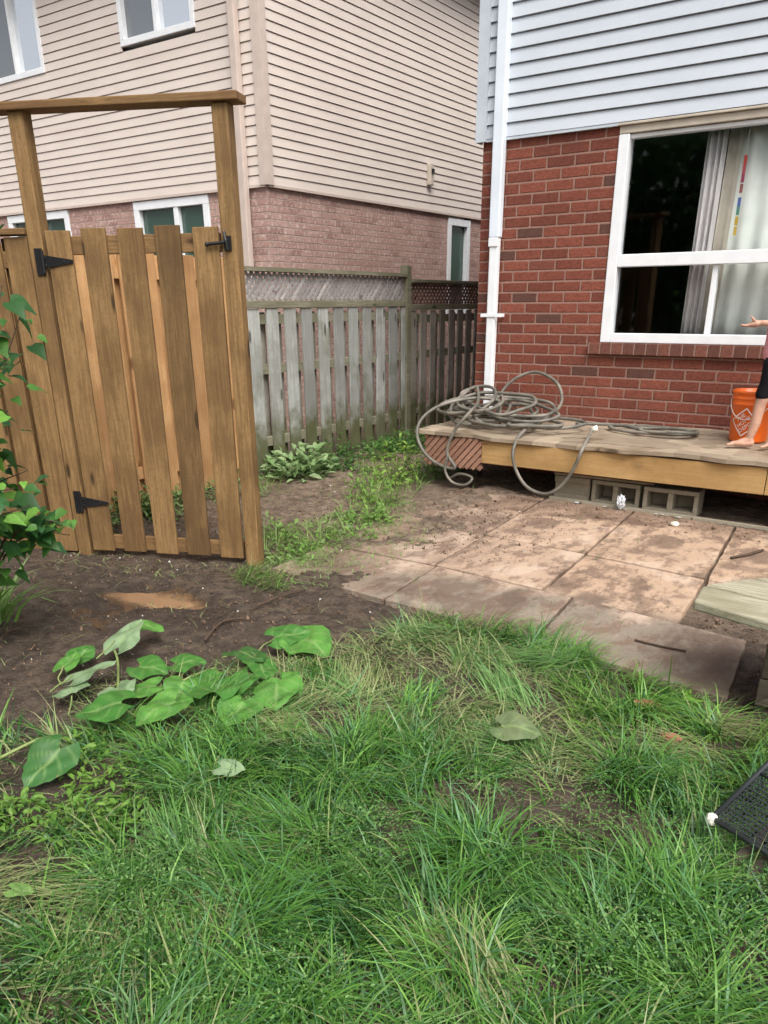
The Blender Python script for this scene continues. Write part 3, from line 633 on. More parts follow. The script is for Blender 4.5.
t2 = MB(); lattice(t2, -3.72, -3.16, .19, .445, 0, sp=.07, wd=.036, th=.006, sl=.9, both=True); t2.v = [(y, DF+.045+x, z) for x, y, z in t2.v]
tmp.poly(t2.v, t2.f); 
for i in range(5):
    for j in range(4): tmp.box(-3.68+i*.11+j*.03, -3.667+i*.11+j*.03, DF+.012, DF+.018, .22+j*.055, .232+j*.055) if False else None
sko = wpart(tmp, 'lattice_skirt', M['skirt_wood'], dk)
def block(x, y, w_, label, cores=True, rz=0.0, ht=.19):
    """hollow block lying so its cores face the camera"""
    r = tag(empty('concrete_block', (x, y, 0), rz), label, 'concrete block', 'concrete blocks under the deck')
    b = MB(); D = .19
    if cores:
        t = .032; b.box(0, w_, 0, D, .0, t); b.box(0, w_, 0, D, ht-t, ht)
        for xa, xb in ((0, t), (w_/2-.02, w_/2+.02), (w_-t, w_)): b.box(xa, xb, 0.001, D-.001, t, ht-t)
        b.box(t, w_-t, D-.02, D-.002, t, ht-t)
    else:
        b.box(0, w_, .02, D, 0, ht); b.box(0, w_, 0, .02, 0, .05); b.box(0, w_, 0, .02, ht-.05, ht)
    b.build('block_body', M['concrete'], r, bevel=.004); return r
block(-2.225, 6.13, .39, 'hollow concrete block with two open cores, left one of the pair under deck', rz=-.03)
block(-1.80, 6.10, .41, 'hollow concrete block with two open cores, right one of the pair under deck', rz=.02)
block(-2.55, 6.14, .30, 'solid faced concrete block at left end of the row, touching no opening', cores=False)
b = MB(); b.box(-.41, .41, -.06, .06, -.01, .01, .003); o = b.build('timber_offcut', M['deck_top'], bevel=.003); o.location = (-2.15, 6.2, .205); tag(o, 'thin flat board lying on top of the concrete blocks', 'board')
b = MB(); b.box(-.95, .95, -.02, .02, -.012, .012, .004); o = b.build('timber_strip', M['concrete'], bevel=.003); o.location = (-1.62, 6.06, .012); o.rotation_euler = (0, 0, -.045)
tag(o, 'grey dirty strip lying on the ground along the concrete blocks', 'strip')
def crumple(name, loc, r, mat, label, cat, sc=(1, 1, 1), seed=1, amp=.35):
    rn = random.Random(seed); bm = bmesh.new(); bmesh.ops.create_icosphere(bm, subdivisions=3, radius=1)
    for v in bm.verts:
        d_ = 1+amp*(rn.random()-.5)*1.6; v.co = Vector((v.co.x*sc[0]*d_, v.co.y*sc[1]*d_, v.co.z*sc[2]*d_))*r
    me = bpy.data.meshes.new(name); bm.to_mesh(me); bm.free(); me.materials.append(mat); o = bpy.data.objects.new(name, me); C.objects.link(o); o.location = loc; return tag(o, label, cat)
crumple('plastic_scrap', on_y(621, 502, 6.02), .045, M['foil'], 'crumpled white plastic scrap in front of the left hollow block', 'litter', (.7, .6, 1.2), 3)
crumple('stone', on_z(675, 524, .02), .026, M['cap_white'], 'small white stone on the slab below the blocks', 'stone', (1.1, 1, .7), 4, .15)
crumple('brick_fragment', on_z(650, 706, .02), .042, M['terracotta'], 'reddish brick fragment in the grass just below the patio edge', 'brick piece', (1.5, .7, .5), 5, .15)
crumple('brick_fragment', on_z(671, 737, .03), .028, M['terracotta'], 'small reddish brick piece lying alone in the bright green grass', 'brick piece', (1.4, .8, .5), 6, .15)
for i in range(9):
    x = random.uniform(-2.9, -1.2); crumple('debris_scrap', (x, 6.03-.02*random.random()-.03*(x+2), .015), random.uniform(.005, .013), M['pebble'] if i % 3 else M['foil'], 'tiny pale scrap on the wet ground along the deck front', 'litter', (1.6, 1, .4), 20+i)['group'] = 'pale scraps along the deck front'
# ------------------------------------------------------------------ hoses
def hp(L): return [on_y(x, y, Y) for x, y, Y in L]
def clampdeck(P):
    out = []
    for p in P:
        if p.y > 5.95 and p.x > -3.8: p.z = max(p.z, .475+.035*(p.y-5.97)/1.13+.026)
        elif p.y <= 5.95 or p.x <= -3.8: p.z = max(p.z, .02)
        out.append(p)
    return out
def loops(spec):
    P = []
    for cx_, cy_, cz_, rx, ry, a0, turns, ty, tx in spec:
        n_ = max(4, int(9*turns))
        for i in range(n_):
            a = a0+2*PI*i/9; j = random.uniform(.93, 1.07)
            x = rx*math.cos(a)*j; y = ry*math.sin(a)*j
            P.append(Vector((cx_+x, cy_+y, cz_+ty*y+tx*x+random.uniform(-.008, .008))))
    return P
hr_ = .0145
hz = tag(empty('hose', (-3.3, 6.6, .5)), 'long grey hose heaped in tangled loops on the left end of the deck', 'hose')
path = hp([(592, 430, 6.15), (582, 450, 5.93), (573, 470, 5.91), (560, 487, 5.9), (545, 494, 5.9), (527, 487, 5.9), (516, 470, 5.9), (513, 452, 5.92), (520, 437, 6.05)])
path += loops([(-3.15, 6.35, .56, .30, .20, 0, 1.2, .1, 0), (-3.3, 6.5, .60, .38, .24, 1, 1.3, .2, .05), (-3.05, 6.45, .63, .33, .2, 2.4, 1.2, .25, -.1)])
path += hp([(500, 425, 6.5), (498, 400, 6.8), (512, 381, 6.95), (535, 372, 7.0), (556, 382, 6.95), (562, 400, 6.85), (552, 414, 6.6), (525, 425, 6.4)])
path += loops([(-3.45, 6.5, .62, .26, .28, 3.3, 1.2, .35, 0), (-3.5, 6.4, .67, .3, .2, 1.5, 1.1, .3, .1), (-3.2, 6.55, .66, .42, .25, 4.4, 1.2, .2, -.05)])
path += hp([(500, 402, 6.5), (480, 398, 6.4), (455, 401, 6.25), (435, 408, 6.1), (421, 420, 5.98), (417, 435, 5.9), (424, 452, 5.88), (438, 464, 5.88), (455, 468, 5.88), (447, 452, 5.9), (455, 430, 5.92), (470, 412, 6.0), (478, 402, 6.2)])
path += loops([(-3.5, 6.45, .70, .2, .2, 2, 1.3, .5, .1), (-3.25, 6.4, .70, .36, .22, 5, 1.0, .3, 0), (-2.75, 6.45, .56, .28, .16, 3, 1.2, .1, 0), (-3.0, 6.3, .57, .4, .16, 4.7, 1.1, .1, 0)])
b = MB(); b.tube(catmull(clampdeck(path), 7), hr_, 8); b.build('hose_tube', M['hose'], hz, smooth=True)
hz.location = (0, 0, 0)
b = MB(); p0 = on_y(592, 430, 6.15); b.tube([p0, p0+Vector((.04, .01, .02))], .022, 10); b.build('coupling', M['cap_white'], hz, smooth=True)
p2 = hp([(448, 455, 5.86), (445, 470, 5.86), (452, 482, 5.86), (465, 485, 5.86), (472, 478, 5.9), (460, 474, 5.92), (450, 478, 5.93)])
b = MB(); b.tube(catmull(clampdeck(p2), 7), .012, 8); b.build('hose_end', M['hose'], hz, smooth=True)
h2 = loops([(-1.98, 6.72, .51, .36, .16, 2.8, 2.1, 0, 0), (-1.85, 6.66, .54, .24, .12, 1.0, 1.6, 0, 0)])+[Vector((-2.3, 6.75, .54)), Vector((-2.6, 6.62, .54))]
b = MB(); b.tube(catmull(clampdeck(h2), 7), .013, 8); o = b.build('hose', M['hose'], smooth=True); tag(o, 'thinner hose lying in flat coils on the deck under the window', 'hose')
# ------------------------------------------------------------------ bucket
bc = Vector((-1.235, 6.72, .505)); bk = tag(empty('bucket', bc), 'bright orange plastic bucket with white logo standing on the deck behind the child leg', 'bucket')
prof = [(0, 0), (.132, 0), (.137, .01), (.148, .27), (.152, .272), (.152, .282), (.149, .285), (.15, .31), (.155, .312), (.155, .322), (.151, .325), (.152, .35), (.16, .352), (.16, .372), (.153, .373), (.146, .37), (.130, .02), (0, .018)]
b = MB(); b.lathe(prof, (0, 0, 0), 48); b.build('bucket_body', M['orange'], bk, smooth=True).data.polygons.foreach_set('use_smooth', [True]*(len(prof)-1)*48)
def text_mesh(lines, size):
    V_, F_ = [], []
    for i, t in enumerate(lines):
        cu = bpy.data.curves.new('t', 'FONT'); cu.body = t; cu.size = size; cu.align_x = 'CENTER'; cu.extrude = 0; cu.resolution_u = 2
        ob = bpy.data.objects.new('t', cu); C.objects.link(ob); dg = bpy.context.evaluated_depsgraph_get(); dg.update(); me = bpy.data.meshes.new_from_object(ob.evaluated_get(dg))
        o_ = len(V_); V_ += [(v.co.x, v.co.y-i*size*.95) for v in me.vertices]; F_ += [tuple(q+o_ for q in p_.vertices) for p_ in me.polygons]
        bpy.data.objects.remove(ob); bpy.data.meshes.remove(me)
    return V_, F_
tv, tf = text_mesh(['THE', 'HOME', 'DEPOT'], .042)
# angular position on the bucket facing the camera, logo tilted 45 degrees
vd = Vector((0, 0, 0))-bc; face = math.atan2(vd.y, vd.x)-.32; zc = .15
def wrap(x, y, rad=.002):
    ca, sa = math.cos(.7), math.sin(.7); x, y = x*ca-y*sa, x*sa+y*ca; z = zc+y; r_ = .137+.011*(z-.01)/.26+rad; a = face+x/r_; return (r_*math.cos(a), r_*math.sin(a), z)
b = MB(); b.poly([wrap(x, y+.03) for x, y in tv], tf)
E_ = .072
def strip(b, p, q, wd):
    p = Vector(p); q = Vector(q); n_ = Vector((-(q-p).y, (q-p).x)).normalized()*wd; k_ = 8
    vs = []
    for i in range(k_+1):
        c_ = p+(q-p)*i/k_; vs += [wrap(*(c_+n_)), wrap(*(c_-n_))]
    b.poly(vs, [(2*i, 2*i+2, 2*i+3, 2*i+1) for i in range(k_)])
cs = [(-E_, -E_), (E_, -E_), (E_, E_), (-E_, E_)]
for i in range(4): strip(b, cs[i], cs[(i+1) % 4], .004)
b.build('logo', M['bucket_white'], bk)
b = MB(); hb = [Vector((.158*math.cos(a), .158*math.sin(a)*.98, .33-.16*abs(math.sin((a-face-PI/2)))**1.2)) for a in [face-PI/2+.15+i*(PI-.3)/16 for i in range(17)]]
b.tube(hb, .003, 6); b.build('handle', M['cap_white'], bk, smooth=True)
# ------------------------------------------------------------------ child on the deck (mostly outside the frame)
def organic(name, segs, balls, mat, parent, vox=.006, sm=6):
    b = MB()
    for pts, rs in segs:
        P_ = [Vector(p_) for p_ in pts]
        b.tube(P_, list(rs), 14)
        for p_, r_ in zip(P_, rs): b.ball(p_, r_, seg=14, rings=10)
    for c_, r_, s_ in balls: b.ball(c_, r_, s_, 20, 14)
    me = bpy.data.meshes.new(name); me.from_pydata(b.v, [], b.f); o = bpy.data.objects.new(name, me); C.objects.link(o)
    m = o.modifiers.new('r', 'REMESH'); m.mode = 'VOXEL'; m.voxel_size = vox
    m = o.modifiers.new('s', 'SMOOTH'); m.factor = .5; m.iterations = sm
    dg = bpy.context.evaluated_depsgraph_get(); dg.update(); me2 = bpy.data.meshes.new_from_object(o.evaluated_get(dg)); bpy.data.objects.remove(o)
    me2.materials.clear(); me2.materials.append(mat); me2.polygons.foreach_set('use_smooth', [True]*len(me2.polygons))
    o = bpy.data.objects.new(name, me2); C.objects.link(o)
    if parent: o.parent = parent
    return o
pr = tag(empty('person', (0, 0, 0)), 'barefoot child in pink top and black shorts standing on deck, one hand held out', 'person')
D0 = .505
segs = [
 ([(-1.17, 6.42, D0+.055), (-1.145, 6.42, D0+.17), (-1.135, 6.42, D0+.30), (-1.10, 6.43, D0+.45), (-1.085, 6.44, D0+.58)], (.027, .037, .040, .056, .068)),   # near leg
 ([(-1.155, 6.42, D0+.026), (-1.22, 6.40, D0+.024), (-1.275, 6.39, D0+.018)], (.026, .024, .017)),
 ([(-1.165, 6.42, D0+.05), (-1.22, 6.405, D0+.03)], (.028, .024)),
 ([(-.93, 6.56, D0+.055), (-.935, 6.56, D0+.17), (-.94, 6.56, D0+.30), (-.96, 6.55, D0+.45), (-1.055, 6.54, D0+.58)], (.027, .037, .040, .056, .068)),
 ([(-.92, 6.56, D0+.026), (-1.0, 6.48, D0+.024), (-1.045, 6.43, D0+.018)], (.026, .024, .017)),
 ([(-1.075, 6.49, D0+.60), (-1.075, 6.49, D0+.75), (-1.085, 6.49, D0+.90), (-1.075, 6.49, D0+.97)], (.088, .082, .088, .06)),
 ([(-1.075, 6.41, D0+.94), (-1.075, 6.49, D0+.965), (-1.075, 6.57, D0+.94)], (.042, .05, .042)),
 ([(-1.075, 6.49, D0+.97), (-1.085, 6.49, D0+1.05)], (.035, .033)),
 ([(-1.075, 6.39, D0+.94), (-1.03, 6.36, D0+.84), (-1.03, 6.35, D0+.835), (-1.19, 6.36, D0+.852), (-1.225, 6.36, D0+.85)], (.036, .030, .028, .020, .019)),
 ([(-1.075, 6.59, D0+.94), (-.97, 6.64, D0+.80), (-1.03, 6.65, D0+.64)], (.036, .028, .02)),
 ([(-1.225, 6.36, D0+.85), (-1.255, 6.36, D0+.845)], (.022, .025)), ([(-1.235, 6.345, D0+.847), (-1.27, 6.34, D0+.842)], (.021, .019)), ([(-1.235, 6.375, D0+.847), (-1.27, 6.38, D0+.842)], (.021, .018)),
]
for (dy, L_, dz) in ((-.028, .047, .0), (-.010, .056, -.004), (.010, .052, -.006), (.027, .040, -.004)):   # fingers of the open palm-up hand
    x0 = -1.272; segs.append(([(x0, 6.362+dy*1.0, D0+.842), (x0-L_*.6, 6.362+dy*1.4, D0+.834+dz*.5), (x0-L_*1.15, 6.362+dy*1.7, D0+.84+dz)], (.0105, .0095, .0075)))
segs.append(([(-1.235, 6.345, D0+.855), (-1.255, 6.325, D0+.875), (-1.27, 6.315, D0+.893)], (.011, .009, .007)))
for (dx_, dy, r_) in ((-1.303, -.018, .010), (-1.308, -.004, .0075), (-1.306, .008, .007), (-1.30, .018, .0065), (-1.293, .027, .006)):
    segs.append(([(-1.275, 6.392+dy*.8, D0+.014), (dx_, 6.388+dy, D0+.009)], (r_*1.2, r_)))
    segs.append(([(-1.045, 6.425+dy*.8, D0+.014), (-1.045+(dx_+1.275), 6.40+dy, D0+.009)], (r_*1.2, r_)))
for dy, L_ in ((-.018, .04), (-.006, .048), (.006, .045), (.018, .036)): segs.append(([(-1.035, 6.65+dy, D0+.62), (-1.04, 6.65+dy, D0+.60-L_)], (.009, .006)))
segs.append(([(-1.03, 6.63, D0+.63), (-1.055, 6.625, D0+.60)], (.009, .007)))
hc = Vector((-1.10, 6.49, D0+1.16))
balls = [(hc, .085, (1.05, .9, 1.18)), (hc+Vector((-.045, 0, -.045)), .05, (1, .95, .9)), (hc+Vector((-.093, 0, -.01)), .014, (1, .8, 1.2)), (hc+Vector((0, -.078, -.005)), .02, (.6, .4, 1)), (hc+Vector((0, .078, -.005)), .02, (.6, .4, 1))]
body = organic('body', segs, balls, M['skin'], pr, .0045, 3)
organic('shirt', [([(-1.075, 6.49, D0+.655), (-1.08, 6.49, D0+.75), (-1.085, 6.49, D0+.90), (-1.075, 6.49, D0+.955)], (.112, .104, .102, .072)), ([(-1.075, 6.41, D0+.945), (-1.075, 6.37, D0+.885)], (.052, .046)), ([(-1.075, 6.57, D0+.945), (-.98, 6.62, D0+.87)], (.052, .046))], [], M['pink_cloth'], pr, .006, 4)
organic('shorts', [([(-1.125, 6.425, D0+.375), (-1.10, 6.43, D0+.45), (-1.085, 6.44, D0+.58)], (.056, .064, .080)), ([(-.95, 6.56, D0+.37), (-.96, 6.55, D0+.45), (-1.055, 6.54, D0+.58)], (.056, .064, .080)), ([(-1.075, 6.49, D0+.58), (-1.075, 6.49, D0+.66)], (.1, .098))], [], M['black_cloth'], pr, .006, 3)
organic('hair', [([hc+Vector((.05, 0, .0)), hc+Vector((.075, 0, -.10)), hc+Vector((.08, 0, -.16))], (.075, .055, .03))], [(hc+Vector((.02, 0, .035)), .092, (1.02, .95, 1.0))], M['hair'], pr, .008, 4)
for s_ in (-1, 1):
    b = MB(); b.ball(hc+Vector((-.083, s_*.03, .005)), .008); b.build('eye', M['eye'], pr, smooth=True)
b = MB(); b.ball(hc+Vector((-.089, 0, -.052)), .014, (.5, 1.2, .35)); b.build('mouth', M['lip'], pr, smooth=True)
# ------------------------------------------------------------------ bench at the right edge
bn = tag(empty('bench', (0, 0, 0)), 'pale weathered wooden bench corner with dark legs at the right edge of the patio', 'bench')
BZ = .42
def Q(*pts): return [tuple(on_z(x, y, BZ))[:2] for x, y in pts]
def ccw(P_):
    a = sum(P_[i][0]*P_[(i+1) % len(P_)][1]-P_[(i+1) % len(P_)][0]*P_[i][1] for i in range(len(P_))); return P_ if a > 0 else P_[::-1]
f0, f1 = Q((694, 601), (768, 622)); r0, r1 = Q((703, 585.5), (768, 600.5)); s0, s1 = Q((751, 578), (768, 582.5)); t0_, = Q((768, 566))
def ext(a, c_, k_): return (c_[0]+(c_[0]-a[0])*k_, c_[1]+(c_[1]-a[1])*k_)
fe, re = ext(f0, f1, 2.6), ext(r0, r1, 3); dR = (r1[0]-s1[0], r1[1]-s1[1])
for P_ in ([f0, fe, re, r0],
           [(r0[0]+.006, r0[1]+.018), (re[0], re[1]+.018), (re[0]-.01, re[1]+.135), (s0[0], s0[1])],
           [(s0[0]+.01, s0[1]+.010), (re[0]-.01, re[1]+.145), (re[0]-.02, re[1]+.28), (s0[0]+.20, s0[1]+.15)]):
    b = MB(); b.prism(ccw(P_), BZ-.038, BZ); b.build('seat_board', M['bench_wood'], bn, bevel=.007)
lg = on_z(752, 716)
b = MB(); b.box(lg.x, lg.x+.6, lg.y, lg.y+.04, -.05, .16);b.box(lg.x+.004, lg.x+.6, lg.y+.002, lg.y+.038, .166, BZ-.04); b.box(lg.x+.02, lg.x+.11, lg.y+.045, lg.y+.085, 0, BZ-.04); b.box(lg.x+.4, lg.x+.49, lg.y+.045, lg.y+.085, 0, BZ-.04)
b.build('leg', M['bench_leg'], bn, bevel=.004)
b = MB(); b.extr([(lg.x+.0, lg.y-.022, .06), (lg.x+.09, lg.y-.022, .06), (lg.x+.52, lg.y-.022, BZ-.04), (lg.x+.36, lg.y-.022, BZ-.04)], (0, .02, 0)); b.extr([(lg.x-.0, lg.y+.09, -.02), (lg.x+.10, lg.y+.09, -.02), (lg.x+.1, lg.y+.09, BZ-.04), (lg.x+.03, lg.y+.09, BZ-.04)], (0, .5, 0)); b.build('brace', M['bench_leg'], bn, bevel=.004)
# ------------------------------------------------------------------ black mesh chair frame lying in the grass
ch = tag(empty('mesh_chair', (0, 0, 0)), 'black mesh garden chair lying in the grass at the right edge, white foot cap', 'chair')
A = on_z(712, 818, .09); e1 = (on_z(768, 764, .22)-A); L1 = .62; e1 = e1.normalized(); e2 = Vector((.78, -.60, .02)).normalized(); e2 = (e2-e1*e2.dot(e1)).normalized()
A2, B2, C2 = A+e1*L1, A+e1*L1+e2*.5, A+e2*.5
b = MB(); b.tube([A, A2], .0085, 10); b.tube([A2, B2], .0085, 10); b.tube([B2, C2], .0085, 10); b.tube([C2, A], .0085, 10); b.tube([A+e1*.2, A+e1*.2+e2*.5], .005, 8); b.build('frame', M['mesh_black'], ch, smooth=True)
b = MB(); nn_ = e1.cross(e2).normalized()
def bar3(b, p, q, wd, th):
    t = (q-p).normalized(); s_ = t.cross(nn_).normalized()*wd/2; h_ = nn_*th/2
    b.poly([p-s_-h_, p+s_-h_, p+s_+h_, p-s_+h_, q-s_-h_, q+s_-h_, q+s_+h_, q-s_+h_], [(0, 3, 2, 1), (4, 5, 6, 7), (0, 1, 5, 4), (1, 2, 6, 5), (2, 3, 7, 6), (3, 0, 4, 7)])
for i in range(1, 44): bar3(b, A+e1*L1*i/44, A+e1*L1*i/44+e2*.5, .004, .002)
for i in range(1, 36): bar3(b, A+e2*.5*i/36+nn_*.0025, A+e2*.5*i/36+e1*L1+nn_*.0025, .004, .002)
b.build('mesh_seat', M['mesh_black'], ch)
crumple('cap', A+Vector((0, 0, -.005)), .018, M['cap_white'], None, None, (1, 1, 1.2), 8, .08).parent = ch
b = MB()
for i in range(5):
    p = on_z(735, 862, .04)+e2*(.0)+e1*(.02)+e2*(.06*i)+Vector((0, 0, -.0)); bar3(b, p-e1*.12, p+e1*.16, .025, .012)
b.build('slat', M['bench_leg'], ch)
# ------------------------------------------------------------------ vegetation generators
def frames(dirs, ups):
    d = dirs/np.linalg.norm(dirs, axis=1, keepdims=True); s = np.cross(d, ups); s /= np.linalg.norm(s, axis=1, keepdims=True)+1e-9; n = np.cross(s, d); return d, s, n
def leaf_template(k=3, w=lambda t: math.sin(PI*t**.8), fold=.25, droop=.25):
    vs = []; fs = []
    for i in range(k+1):
        t = i/k; wd = w(t) if 0 < i < k else (w(.02) if i == 0 else .02); z = -droop*t*t
        vs += [(t, -wd/2, z+fold*wd/2), (t, 0, z), (t, wd/2, z+fold*wd/2)]
    for i in range(k):
        a = 3*i; fs += [(a, a+3, a+4, a+1), (a+1, a+4, a+5, a+2)]
    return np.array(vs), np.array(fs)
def scatter_leaves(tmpl, pos, dirs, ups, L, W, col, curl=None):
    tv_, tf_ = tmpl; n = len(pos); d, s, u = frames(dirs, ups)
    V_ = pos[:, None, :]+(tv_[None, :, 0:1]*L[:, None, None])*d[:, None, :]+(tv_[None, :, 1:2]*W[:, None, None])*s[:, None, :]+(tv_[None, :, 2:3]*L[:, None, None])*u[:, None, :]
    k_ = len(tv_); F_ = (tf_[None]+(np.arange(n)*k_)[:, None, None]).reshape(-1, tf_.shape[1]); return V_.reshape(-1, 3), F_, np.repeat(col, k_, 0)
def blades(x, y, L, W, th, ph0, ph1, col, seg=4, z=None):
    """th lean azimuth, ph0/ph1 angle from vertical at base/tip"""
    n = len(x); z = gz(x, y)-.005 if z is None else z
    P = np.stack([x, y, z], 1); hd = np.stack([np.cos(th), np.sin(th), 0*th], 1); tw = rng.uniform(-.9, .9, n); sd_ = np.stack([-np.sin(th+tw), np.cos(th+tw), 0*th], 1)
    V_ = np.zeros((n, (seg+1)*2, 3)); p = P.copy(); cc = np.zeros((n, (seg+1)*2, 3))
    for i in range(seg+1):
        t = i/seg; wd = W*(1-t**1.6)*.5+.0002; V_[:, 2*i] = p-sd_*wd[:, None]; V_[:, 2*i+1] = p+sd_*wd[:, None]
        cc[:, 2*i] = cc[:, 2*i+1] = col*(.72+.4*t) if False else col
        ph = ph0+(ph1-ph0)*(t+.5/seg); p = p+(hd*np.sin(ph)[:, None]+np.array([0, 0, 1.])*np.cos(ph)[:, None])*(L/seg)[:, None]
        p[:, 2] = np.maximum(p[:, 2], z+.006+rng.uniform(0, .012, n))
    f = []
    for i in range(seg): f.append([2*i, 2*i+1, 2*i+3, 2*i+2])
    f = np.array(f); k_ = (seg+1)*2; F_ = (f[None]+(np.arange(n)*k_)[:, None, None]).reshape(-1, 4); return V_.reshape(-1, 3), F_, cc.reshape(-1, 3)
def merge(L_):
    V_ = []; F_ = []; C_ = []; o = 0
    for v, f, c in L_: V_.append(v); F_.append(f+o); C_.append(c); o += len(v)
    return np.concatenate(V_), np.concatenate(F_), np.concatenate(C_)
def pts_in(poly, dens, grow=0):
    P_ = np.array(poly); x0, y0 = P_.min(0); x1, y1 = P_.max(0); n = int((x1-x0)*(y1-y0)*dens); x = rng.uniform(x0, x1, n); y = rng.uniform(y0, y1, n)
    m = inpoly(x, y, poly); return x[m], y[m]
def mixc(a, b_, t): a = np.array(a); b_ = np.array(b_); return a[None]*(1-t[:, None])+b_[None]*t[:, None]
GREENS = dict(deep=(.018, .072, .012), mid=(.070, .205, .030), light=(.22, .43, .085), blue=(.075, .20, .075), straw=(.34, .34, .17), pale=(.27, .35, .13))
LAWN = [(-2.95, 1.15), (-2.6, 1.33), (-2.42, 1.5), (-2.5, 1.85), (-2.24, 2.07), (-2.2, 2.55), (-2.0, 2.95), (-1.95, 3.18), (-1.6, 3.26), (-1.38, 3.27), (-.96, 3.14), (-.54, 3.08), (-.2, 3.0), (.6, 2.9), (1.2, 2.6), (1.2, -.6), (-3.2, -.6)]
BARE = [(-.66, 2.12, .30, .17), (-1.02, 1.98, .14, .09), (-1.3, 2.74, .27, .13), (-2.2, 1.22, .30, .17), (-1.7, 2.75, .14, .09), (-.42, 2.75, .12, .07), (-.95, 2.5, .09, .07), (-.55, 1.35, .12, .08), (-1.9, .92, .18, .1), (-1.75, 2.05, .12, .08), (-1.25, 1.75, .09, .06)]
def bare(x, y):
    r = np.zeros_like(x)
    for cx_, cy_, a, c_ in BARE: r = np.maximum(r, np.exp(-(((x-cx_)/a)**2+((y-cy_)/c_)**2)**1.5))
    return r
STRAW = [(-2.84, 1.67), (-2.18, 2.76), (-2.09, 3.14), (-1.21, 3.14), (-.63, 2.49), (-.85, 2.12), (-1.44, 2.3), (-1.93, 1.75), (-2.29, 1.45)]
# combed, matted lawn
x, y = pts_in(LAWN, 8500)
dn = fbm(x, y, 6.5, 31, 3); keep = rng.random(len(x)) < np.clip((dn-.38)*6.0, .04, 1)*(1-.94*bare(x, y)); 
edge = fbm(x, y, 7, 77)
st = inpoly(x, y, STRAW)
keep &= rng.random(len(x)) < np.where(st, .5, 1.)
far = (x > .35) | (y < .35); keep &= (rng.random(len(x)) < np.where(far, .25, 1))
x, y, st = x[keep], y[keep], st[keep]; n = len(x)
th = 2*PI*fbm(x, y, 1.9, 11, 2)*2.6+rng.normal(0, .75, n)
tuft = fbm(x, y, 9, 55, 2)
ph0 = np.abs(rng.normal(.55, .35, n)); ph1 = ph0+np.abs(rng.normal(1.5, .6, n)); L = rng.uniform(.07, .24, n)*(.6+.9*tuft)
lie = st | (rng.random(n) < .35); ph0 = np.where(lie, 1.1+rng.normal(0, .25, n), ph0); ph1 = np.where(lie, 1.6+rng.normal(0, .25, n), ph1)
t1 = np.clip(fbm(x, y, 3.2, 91)*2.6-.9+rng.normal(0, .3, n), 0, 1); col = mixc(GREENS['deep'], GREENS['mid'], t1)
col = np.where((rng.random(n) < .25)[:, None], mixc(GREENS['mid'], GREENS['light'], rng.random(n)), col)
col = np.where((rng.random(n) < .22)[:, None], mixc(GREENS['blue'], (.20, .36, .17), rng.random(n)), col)
pal = rng.random(n) < np.where(st, .68, .06+.16*(fbm(x, y, 2.3, 41) > .58)); col = np.where(pal[:, None], mixc(GREENS['pale'], GREENS['straw'], rng.random(n)), col)
fr = (x > -1.0) & (y > 2.45) & (rng.random(n) < .55); col = np.where(fr[:, None], mixc((.09, .22, .03), (.20, .36, .06), rng.random(n)), col)
tx, ty = x+np.cos(th)*L*.7, y+np.sin(th)*L*.7; kp = (rng.random(n) > bare(tx, ty)*1.1)
x, y, L, th, ph0, ph1, col = x[kp], y[kp], L[kp], th[kp], ph0[kp], ph1[kp], col[kp]; n = len(x)
G1 = blades(x, y, L, rng.uniform(.003, .0085, n), th, ph0, ph1, col)
# tussocks: fans of long arching blades
parts = [G1]
TUSS = [(-.62, 2.36, .24, 260), (-.36, 1.85, .22, 260), (-.85, 1.7, .24, 280), (-1.3, 1.45, .24, 300), (-1.75, 1.5, .22, 260), (-1.0, 2.9, .2, 240), (-.75, 2.85, .2, 260), (-1.15, 3.1, .2, 220), (-2.15, 1.9, .2, 240), (-1.2, 1.1, .24, 260), (-.7, 1.3, .22, 240), (-1.9, .95, .22, 260), (-.2, 2.45, .2, 220), (-1.5, 2.0, .22, 240), (-2.35, 1.55, .18, 160), (-.15, 1.5, .22, 200), (-1.6, 2.45, .18, 160), (-.95, .95, .2, 220)]
for i in range(70):
    TUSS.append((random.uniform(-2.4, .3), random.uniform(.7, 3.0), random.uniform(.10, .22), random.randint(40, 150)))
for (cx_, cy_, Lm, nb) in TUSS:
    if not inpoly(np.array([cx_]), np.array([cy_]), LAWN)[0] or bare(np.array([cx_]), np.array([cy_]))[0] > .12: continue
    if inpoly(np.array([cx_]), np.array([cy_]), STRAW)[0] and random.random() < .6: continue
    r_ = rng.uniform(0, 1, nb)**.5*Lm*.42; a = rng.uniform(0, 2*PI, nb); x = cx_+r_*np.cos(a); y = cy_+r_*np.sin(a)
    main = rng.uniform(0, 2*PI); th = np.where(rng.random(nb) < .6, main+rng.normal(0, .7, nb), a+rng.normal(0, .4, nb))
    c_ = mixc(GREENS['mid'], GREENS['light'], rng.random(nb)*rng.uniform(.2, 1.3)); c_ = np.where((rng.random(nb) < .2)[:, None], np.array(GREENS['blue'])[None]*1.3, c_)
    p0_ = np.abs(rng.normal(.3, .2, nb)); parts.append(blades(x, y, rng.uniform(.6, 1.25, nb)*Lm, rng.uniform(.003, .0055, nb), th, p0_, p0_+rng.uniform(1.0, 2.4, nb), c_, 5) if False else blades(x, y, rng.uniform(.6, 1.25, nb)*Lm, rng.uniform(.0035, .0075, nb), th, p0_, p0_+rng.uniform(1.0, 2.4, nb), c_))
